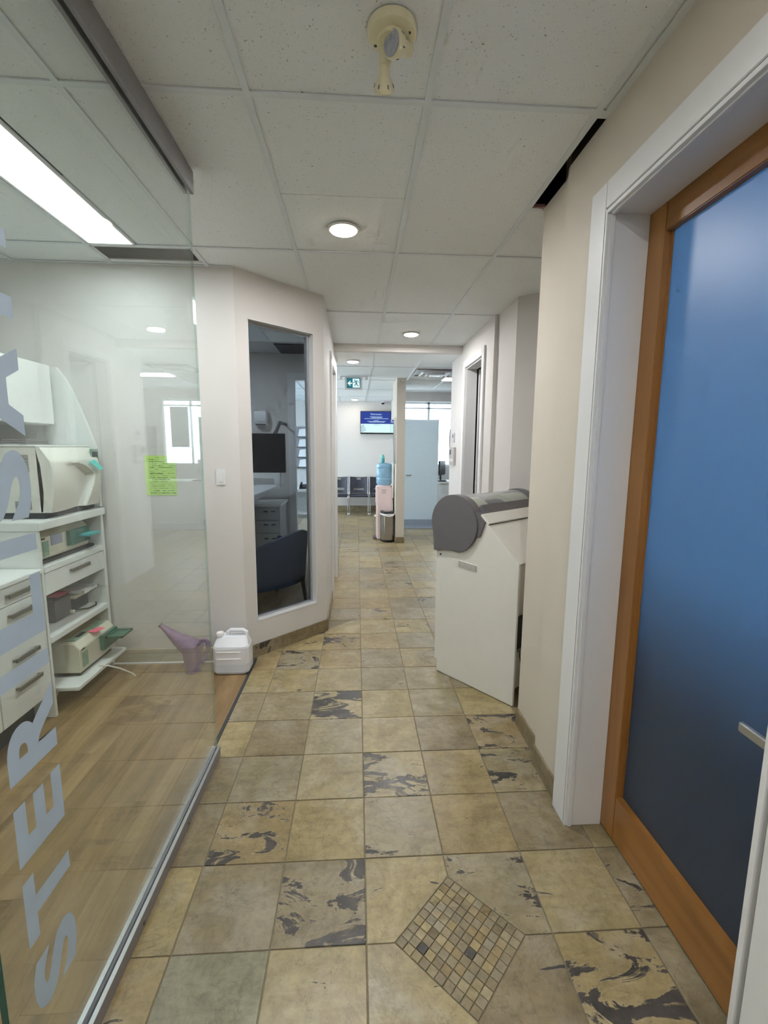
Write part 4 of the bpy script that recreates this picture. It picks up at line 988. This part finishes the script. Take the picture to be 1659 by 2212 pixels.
MB().extr([(-1.60, 4.22, 1.055), (-.985, 4.22, 1.055), (-.945, 5.64, 1.055), (-1.60, 5.64, 1.055)], (0, 0, .055)).build('tray', WHITE, t, bev=.005)
bx(-1.75, -.955, 5.64, 5.72, 1.18, 1.315).build('rail', WHITE, t, bev=.006)
bx(-1.02, -.925, 5.60, 5.74, 1.10, 1.330).build('end_block', WHITE, t, bev=.014, seg=3)
MB().tube([(-1.60, 5.68, 1.25), (-1.72, 5.9, 1.25), (-1.75, 5.995, 1.25)], .03, 12).build('support_arm', WHITE, t)
t = thing('office_drawer_cabinet', (-1.5, 5.7, 0), 'grey drawer cabinet at the back of the office behind the chair', 'cabinet')
bx(-2.4, -.93, 5.45, 5.99, .06, .86).build('body', plain('grey_laminate', (170, 174, 176), .45), t, bev=.003)
bx(-2.42, -.91, 5.42, 5.995, .86, .89).build('worktop', WHITE, t, bev=.003)
bx(-2.38, -.95, 5.5, 5.97, .0015, .06).build('plinth', DGREY, t)
for c0 in (-2.39, -1.66):
    for z0, z1 in ((.70, .85), (.54, .69), (.36, .53), (.08, .35)):
        d = bx(c0, c0+.72, 5.43, 5.45, z0, z1).build('drawer', plain('grey_drawer', (176, 180, 182), .45), t, bev=.002)
        xm = c0+.60
        for dx in (-.06, .03): bx(xm+dx, xm+dx+.05, 5.418, 5.431, (z0+z1)/2+.02, (z0+z1)/2+.032).build('handle', DGREY, d)
t = thing('paper_towel_dispenser', (-1.17, 5.96, 1.95), 'white wall dispenser on the office back wall', 'dispenser')
MB().extr([(-1.30, 5.995, 1.84), (-1.30, 5.90, 1.85), (-1.30, 5.88, 1.92), (-1.30, 5.90, 2.02), (-1.30, 5.995, 2.03)], (.16, 0, 0)).build('body', TRIMW, t, bev=.01, seg=3)
bx(-1.28, -1.16, 5.885, 5.92, 1.838, 1.848).build('outlet', GREY, t)
tag(MB().add([], []).box(-.95, -.40, 5.43, 5.94, 2.728, 2.7415).build('ceiling_vent', plain('dark_vent', (44, 48, 60), .6), bev=.004), 'dark square vent in the office ceiling', 'vent')
# what shows through the office doorway
t = thing('desk', (-.95, 8.2, 0), 'white desk in the waiting area seen through the office doorway', 'desk')
bx(-1.7, -.70, 7.9, 8.5, .80, .84).build('desk_top', WHITE, t, bev=.004)
bx(-1.7, -1.66, 7.92, 8.48, .002, .80).build('side_panel', WHITE, t); bx(-.76, -.72, 7.92, 8.48, .002, .80).build('side_panel', WHITE, t)
bx(-1.66, -.76, 8.40, 8.43, .25, .80).build('back_panel', WHITE, t)
bx(-1.66, -.76, 7.95, 8.40, .40, .42).build('lower_shelf', WHITE, t)
t = thing('desk_phone', (-.85, 8.1, .84), 'black desk phone on the white desk through the office doorway', 'phone')
MB().extr([(-1.02, 7.98, .841), (-1.02, 8.2, .841), (-1.02, 8.2, .91), (-1.02, 7.98, .86)], (.2, 0, 0)).build('base', BLACK, t, bev=.005)
MB().tube([(-.995, 8.0, .89), (-.99, 8.02, .915), (-.99, 8.14, .94), (-.995, 8.18, .925)], .018, 10).build('handset', BLACK, t)
for k in range(3): bx(-.94+.035*k, -.915+.035*k, 8.04, 8.1, .872, .889).build('key_row', GREY, t)
t = thing('wall_rack', (-.9, 11.0, 1.3), 'tall wall rack of white papers through the office doorway', 'rack')
bx(-1.45, -.62, 11.04, 11.079, 1.05, 2.05).build('back_board', ALUG, t, bev=.003)
for k in range(4): bx(-1.43, -.64, 10.94, 11.04, 1.08+k*.24, 1.10+k*.24).build('rack_shelf', DGREY, t)
for k in range(4):
    for j in range(3):
        x = -1.40+j*.26; MB().extr([(x, 10.97+.01*j, 1.101+k*.24), (x+.2, 10.97, 1.101+k*.24), (x+.19, 11.02, 1.29+k*.24), (x+.03, 11.02, 1.27+k*.24)], (0, .012, 0)).build('paper_stack', BAG, t)

# ================================================================== FAR WAITING AREA
def wait_chair(x, label):
    t = thing('waiting_chair', (x, 10.72, 0), label, 'chair', 'waiting chairs along the far wall')
    # back with hand slot and lumbar slot, gently curved top
    def back(xa, xb, za, zb, tc=0):
        m = MB(); n = 8; vs = []; fs = []
        for k in range(n+1):
            s = xa+(xb-xa)*k/n; q = (2*(s-x)/.42); zt = zb+(tc*(q*q) if tc else 0); yb = 10.93+.05*(1-q*q)
            for zz in (za, zt):
                yy = yb+.06*(zz-.47)/.4
                vs += [(s, yy, zz), (s, yy+.012, zz)]
        for k in range(n):
            i = k*4; j = i+4; fs += [(i, j, j+2, i+2), (i+1, i+3, j+3, j+1), (i, i+1, j+1, j), (i+2, j+2, j+3, i+3)]
        fs += [(0, 2, 3, 1), (n*4, n*4+1, n*4+3, n*4+2)]
        return m.add(vs, fs)
    m = back(x-.205, x+.205, .835, .852, .02)
    for q in (back(x-.205, x-.05, .795, .835), back(x+.05, x+.205, .795, .835), back(x-.205, x+.205, .60, .795), back(x-.205, x-.125, .545, .60), back(x+.125, x+.205, .545, .60), back(x-.205, x+.205, .475, .545)): m.add(q.v, q.f)
    m.build('backrest', NAVY, t, smooth=40)
    MB().extr([(x-.215, 10.46, .425), (x-.215, 10.44, .445), (x-.215, 10.50, .475), (x-.215, 10.90, .462), (x-.215, 10.92, .43)], (.43, 0, 0)).build('seat', NAVY, t, bev=.008)
    for sx in (-1, 1):
        xs_ = x+sx*.222
        lf = MB().tube([(xs_, 10.50, .045), (xs_, 10.50, .40), (xs_, 10.54, .435), (xs_, 10.9, .435)], .011, 10).build('leg', CHROME, t)
        MB().tube([(xs_, 10.93, .02), (xs_, 10.91, .40), (xs_, 10.945, .50), (xs_, 11.02, .86)], .011, 10).build('leg', CHROME, t)
        MB().lathe([(.006, -.012), (.024, -.010), (.026, 0), (.024, .010), (.006, .012)], (xs_, 10.50, .027), (1, 0, 0), 18).build('caster', BAG, lf)
    return t
wait_chair(-.437, 'leftmost navy waiting chair cut off by the corridor wall')
wait_chair(.042, 'middle navy waiting chair with chrome legs left of the water cooler')
wait_chair(.527, 'rightmost navy waiting chair half hidden behind the water cooler')
# television
t = thing('television', (.45, 11.0, 1.9), 'wall mounted television showing a blue and white slide', 'television')
TX0, TX1, TZ0, TZ1, TY = .09, .815, 1.905, 2.425, 11.0
bx(TX0-.008, TX1, TY, TY+.05, TZ0-.01, TZ1+.008).build('casing', BLACK, t, bev=.004)
bx(TX0+.2, TX1-.2, TY+.05, 11.079, TZ0+.15, TZ1-.15).build('wall_bracket', DGREY, t)
zs = TZ0+.44*(TZ1-TZ0)
bx(TX0+.004, TX1-.012, TY-.003, TY, zs, TZ1-.006).build('screen_header', SCRB, t, smooth=0)
bx(TX0+.004, TX1-.012, TY-.003, TY, TZ0+.022, zs).build('screen_body', SCRC, t, smooth=0)
v, f = glyph('Distraction', .01)
gx0, gx1 = min(p[0] for p in v), max(p[0] for p in v); sc = .262/(gx1-gx0)
MB().add([(TX0+.238+(p[0]-gx0)*sc, TY-.0045, TZ1-.083+p[1]*sc) for p in v], f).build('title_text', SCRT, t, smooth=0)
for xa, xb, z0 in ((.22, .52, .118), (.26, .50, .140), (.09, .66, .162), (.315, .435, .205), (.16, .60, .227), (.20, .57, .243)):
    m = MB(); xx = xa
    while xx < xb:
        w_ = random.uniform(.012, .03); m.box(TX0+xx, TX0+min(xx+w_, xb), TY-.0045, TY-.003, TZ1-z0-.012, TZ1-z0); xx += w_+.004
    m.build('text_line', SCRT, t, smooth=0)
m = MB()
for xa, xb, z0 in ((.315, .43, .297), (.30, .48, .325)): m.box(TX0+xa, TX0+xb, TY-.0045, TY-.003, TZ1-z0-.005, TZ1-z0)
m.build('footer_line', SCRD, t, smooth=0)
for k in range(5):
    z0 = TZ0+.03+k*.032; MB().extr([(TX0+.006, TY-.0045, z0), (TX0+.13-.012*k, TY-.0045, z0+.045), (TX0+.125-.012*k, TY-.0045, z0+.055), (TX0+.006, TY-.0045, z0+.014)], (0, .001, 0)).build('leaf_streak', SCRD, t, smooth=0)
# small dome camera by the wall top
t = thing('dome_camera', (.62, 11.0, ZF), 'tiny dark dome camera under the far ceiling above the television', 'camera')
MB().lathe([(.05, 0), (.05, -.02), (.044, -.03)], (.62, 11.0, ZF-.002), n=20).build('base', TRIMW, t)
MB().lathe([(.040, -.03), (.034, -.05), (.018, -.064), (.002, -.068)], (.62, 11.0, ZF-.002), n=20).build('dome', BLACK, t)
# exit sign
t = thing('exit_sign', (-.05, 7.2, ZF), 'green running man exit sign with left arrow hanging from the ceiling', 'exit sign')
EY = 7.2; EX0, EX1, EZ0, EZ1 = -.152, .051, 2.480, 2.628
m = MB(); m.box(-.185, .085, EY-.012, EY+.012, 2.452, 2.472); m.box(-.185, .085, EY-.012, EY+.012, 2.634, 2.652); m.box(-.185, -.158, EY-.012, EY+.012, 2.472, 2.634); m.box(.057, .085, EY-.012, EY+.012, 2.472, 2.634); m.box(-.185, .085, EY+.004, EY+.012, 2.452, 2.652)
m.build('housing', TRIMW, t)
bx(-.10, .0, EY-.02, EY+.02, 2.652, ZF-.003).build('canopy', TRIMW, t, bev=.003)
bx(-.25, .15, EY-.008, EY+.008, 2.648, 2.657).build('arm_bar', TRIMW, t, bev=.003)
for sx in (-.25, .15): MB().lathe([(.012, -.02), (.022, 0), (.022, .016), (.014, .03)], (sx, EY, 2.635), (0, -.5, -.85), 18).build('lamp_head', TRIMW, t)
fc = bx(EX0, EX1, EY-.016, EY-.012, EZ0, EZ1).build('sign_face', EXG, t, smooth=0)
xm = EX0+(EX1-EX0)*.43; yy = EY-.0165
MB().extr([(xm, yy, EZ0+.006), (EX1-.006, yy, EZ0+.006), (EX1-.014, yy, EZ1-.008), (xm, yy, EZ1-.008)], (0, .0004, 0)).build('white_door', EXW, fc, smooth=0)
zc_ = EZ0+.070; xa = EX0+.006
MB().extr([(xa, yy, zc_), (xa+.040, yy, zc_+.037), (xa+.054, yy, zc_+.037), (xa+.034, yy, zc_+.011), (xa+.070, yy, zc_+.011), (xa+.070, yy, zc_-.011), (xa+.034, yy, zc_-.011), (xa+.054, yy, zc_-.037), (xa+.040, yy, zc_-.037)], (0, .0004, 0)).build('arrow', EXW, fc, smooth=0)
m = MB(); yr = yy-.0006
def limb(p, q, w0, w1):
    a, b = Vector((p[0], 0, p[1])), Vector((q[0], 0, q[1])); d = (b-a).normalized(); n_ = Vector((-d.z, 0, d.x))
    o = Vector((xm, yr, EZ0)); m.extr([o+a+n_*w0, o+b+n_*w1, o+b-n_*w1, o+a-n_*w0], (0, .0004, 0))
m.lathe([(.010, 0), (.010, .0004)], (xm+.032, yr, EZ0+.116), (0, 1, 0), 16)
limb((.044, .104), (.062, .068), .011, .009); limb((.046, .104), (.030, .088), .005, .005); limb((.030, .088), (.004, .078), .005, .004); limb((.052, .108), (.080, .104), .006, .005); limb((.080, .104), (.092, .076), .005, .004); limb((.060, .070), (.040, .056), .008, .006); limb((.040, .056), (.032, .026), .006, .005); limb((.062, .068), (.068, .040), .008, .006); limb((.068, .040), (.092, .030), .006, .005)
m.build('running_man', EXG, fc, smooth=0)
# ceiling diffuser
t = thing('air_diffuser', (1.13, 6.75, ZF), 'square stepped air diffuser in the far ceiling', 'vent')
for k, (hh, z0) in enumerate(((.29, .003), (.21, .022), (.13, .040))):
    xm_, ym_ = 1.13, 6.75; i_ = hh-.05; vs = []
    for r_, zz in ((hh, ZF-z0+.004), (hh-.004, ZF-z0-.010), (i_, ZF-z0+.012), (i_+.004, ZF-z0+.02)):
        vs += [(xm_-r_, ym_-r_, zz), (xm_+r_, ym_-r_, zz), (xm_+r_, ym_+r_, zz), (xm_-r_, ym_+r_, zz)]
    fs = [(a*4+i, a*4+(i+1) % 4, ((a+1) % 4)*4+(i+1) % 4, ((a+1) % 4)*4+i) for a in range(4) for i in range(4)]
    MB().add(vs, fs).build('louvre', TRIMW if k else ALUG, t, smooth=0)
bx(1.05, 1.21, 6.67, 6.83, ZF-.05, ZF-.040).build('centre_plate', TRIMW, t)
# picture on the stub wall
t = thing('picture_frame', (.63, 7.75, 1.3), 'silver framed pale picture on the stub wall above the cooler', 'picture')
bx(.600, .6355, 7.42, 8.14, 1.31, 2.06).build('frame', ALU, t, bev=.004)
bx(.597, .601, 7.46, 8.10, 1.35, 2.02).build('print', plain('pale_print', (214, 232, 238), .3, var=.12, scale=9), t, smooth=0)
bx(.594, .5965, 7.455, 8.105, 1.345, 2.025).build('picture_glass', CLEAR, t, smooth=0)
# water cooler
t = thing('water_cooler', (.465, 7.76, 0), 'pale pink water cooler with blue bottle beside the stub wall', 'water cooler')
bx(.335, .600, 7.62, 7.90, .003, .90).build('body', COOLER, t, bev=.018, seg=3)
bx(.325, .345, 7.635, 7.885, .62, .915).build('front_fascia', COOLER, t, bev=.012, seg=3)
MB().lathe([(.135, 0), (.140, .02), (.11, .035), (.05, .036)], (.465, 7.76, .90), n=28).build('bottle_collar', COOLER, t)
MB().lathe([(.05, .0), (.11, .012), (.132, .04), (.135, .075), (.128, .085), (.135, .095), (.135, .13), (.130, .14), (.135, .15), (.135, .29), (.128, .30), (.135, .31), (.135, .355), (.12, .378), (.06, .388), (.003, .39)], (.465, 7.76, .925), n=32).build('bottle', BLUEW, t)
for zz in (.815, .855): bx(.41, .50, 7.6175, 7.6205, zz, zz+.006).build('moulded_line', GREY, t)
for zz in (.80, .84): bx(.43, .48, 7.6175, 7.6205, zz, zz+.004).build('moulded_line', NICKEL, t)
MB().cyl((.335, 7.76, .40), (.300, 7.76, .395), .018, .022, n=16).build('tap', BAG, t)
bx(.285, .345, 7.66, 7.86, .003, .035).build('drip_tray', GREY, t, bev=.004)
MB().tube([(.600, 7.70, .72), (.617, 7.69, .70), (.622, 7.68, .60), (.622, 7.68, .42), (.616, 7.67, .38)], .007, 8).build('power_cord', BCORD, t)
MB().tube([(.616+.012*math.cos(q*.9), 7.66+.02*math.sin(q*.9), .40-.008*q) for q in range(22)], .006, 6).build('cord_coil', BCORD, t)
t = thing('small_bottle', (.438, 7.76, 1.317), 'small teal bottle standing on top of the blue water bottle', 'bottle')
MB().lathe([(.034, 0), (.036, .006), (.036, .07), (.033, .078)], (.438, 7.76, 1.3155), n=20).build('body', TEALP, t)
MB().lathe([(.031, .078), (.032, .084), (.030, .11), (.022, .132), (.003, .138)], (.438, 7.76, 1.3155), n=20).build('cap', plain('pale_teal', (128, 200, 190), .35), t)
# pedal bin
t = thing('pedal_bin', (.515, 7.52, 0), 'stainless steel pedal bin with white liner beside the stub wall', 'bin')
def oct_(x0, x1, y0, y1, c, z): return [(x0, y0+c*1.6, z), (x0+c, y0, z), (x1-c*.5, y0, z), (x1, y0+c*.6, z), (x1, y1, z), (x0, y1, z)]
MB().extr(oct_(.392, .622, 7.405, 7.60, .06, .025), (0, 0, .445)).build('body', STEEL, t, bev=.008, seg=3)
MB().extr(oct_(.396, .618, 7.41, 7.598, .06, .001), (0, 0, .03)).build('base', BLACK, t, bev=.003)
MB().extr(oct_(.389, .625, 7.40, 7.602, .06, .455), (0, 0, .022)).build('liner_rim', BAG, t, bev=.008)
MB().tube([(.40, 7.44, .47), (.45, 7.395, .455), (.53, 7.385, .442), (.60, 7.40, .452), (.626, 7.45, .475), (.628, 7.52, .49)], .011, 8).build('liner_fold', BAG, t)
MB().extr(oct_(.394, .620, 7.41, 7.60, .06, .478), (0, 0, .034)).build('lid', DGREY, t, bev=.006)
bx(.45, .56, 7.44, 7.56, .512, .516).build('lid_plate', STEEL, t, bev=.001, seg=1)
m = MB(); m.box(.497, .588, 7.365, 7.41, .008, .016); m.box(.497, .507, 7.375, 7.41, .008, .045); m.box(.578, .588, 7.375, 7.41, .008, .045)
m.build('pedal', BLACK, t, bev=.002)
# reception: partition panel and desk
t = thing('partition_panel', (1.25, 9.15, 0), 'tall pale blue white partition panel in front of the bright window', 'panel')
bx(.93, 1.645, 9.13, 9.165, .11, 2.115).build('panel', plain('panel_white', (206, 220, 226), .35, var=.01), t, bev=.003)
bx(.93, 1.645, 9.125, 9.17, .002, .108).build('base_strip', plain('panel_base', (150, 160, 168), .5), t, bev=.003)
bx(.93, 1.66, 9.125, 9.17, 2.117, 2.135).build('top_channel', ALU, t)
MB().tube([(1.00, 9.13, 1.02), (1.00, 9.08, 1.02), (1.09, 9.075, 1.02)], .010, 10).build('handle', NICKEL, t)
t = thing('reception_desk', (2.1, 8.4, 0), 'white reception desk behind the far right wall', 'desk')
bx(1.66, 3.4, 9.25, 9.9, .84, .88).build('desk_top', WHITE, t, bev=.004)
bx(1.68, 3.38, 9.28, 9.31, .002, .84).build('front_panel', WHITE, t)
bx(1.68, 1.72, 9.31, 9.88, .002, .84).build('side_panel', WHITE, t); bx(3.34, 3.38, 9.31, 9.88, .002, .84).build('side_panel', WHITE, t)
def monitor(x, y, z, rot, w_, h_, label):
    t = thing('computer_monitor', (x, y, z), label, 'monitor'); Mx = Matrix.Translation((x, y, z)) @ Matrix.Rotation(rot, 4, 'Z')
    bx(-w_/2, w_/2, -.015, .015, .12, .12+h_).xf(Mx).build('screen', BLACK, t, bev=.004)
    bx(-.02, .02, .015, .04, .01, .25).xf(Mx).build('stand', BLACK, t); bx(-.12, .12, -.06, .12, .0, .012).xf(Mx).build('foot', BLACK, t, bev=.003)
    return t
monitor(1.82, 9.62, .88, R(62), .40, .30, 'black computer monitor turned sideways on the reception desk')
tag(bx(1.68, 1.86, 9.26, 9.36, .881, .900).build('keyboard', BLACK, bev=.004), 'black keyboard on the reception desk edge', 'keyboard')
t = thing('wall_screen', (1.40, 6.25, 1.5), 'thin black wall screen seen edge on past the far right wall end', 'screen')
bx(1.40, 1.85, 5.965, 6.0, 1.42, 1.78).build('bracket', BLACK, t)
bx(1.335, 1.36, 6.05, 6.55, 1.36, 1.84).build('screen', BLACK, t, bev=.004); bx(1.36, 1.42, 6.0, 6.30, 1.55, 1.65).build('arm', BLACK, t)
t = thing('ceiling_panel_light', (1.66, 7.28, ZF), 'bright rectangular ceiling light panel partly hidden by the far right wall end', 'ceiling light')
bx(1.37, 1.95, 7.13, 7.44, ZF-.020, ZF-.006).build('diffuser', LEDON, t, bev=.008, seg=3); bx(1.355, 1.965, 7.115, 7.455, ZF-.009, ZF-.003).build('tray', TRIMW, t, bev=.002)
area('lamp', (1.66, 7.28, ZF-.024), .5, FAR_W*1.3, FAR_C, shape='RECTANGLE', size_y=.26, parent=t)
print('tiles', ntile, 'objects', len(bpy.data.objects))
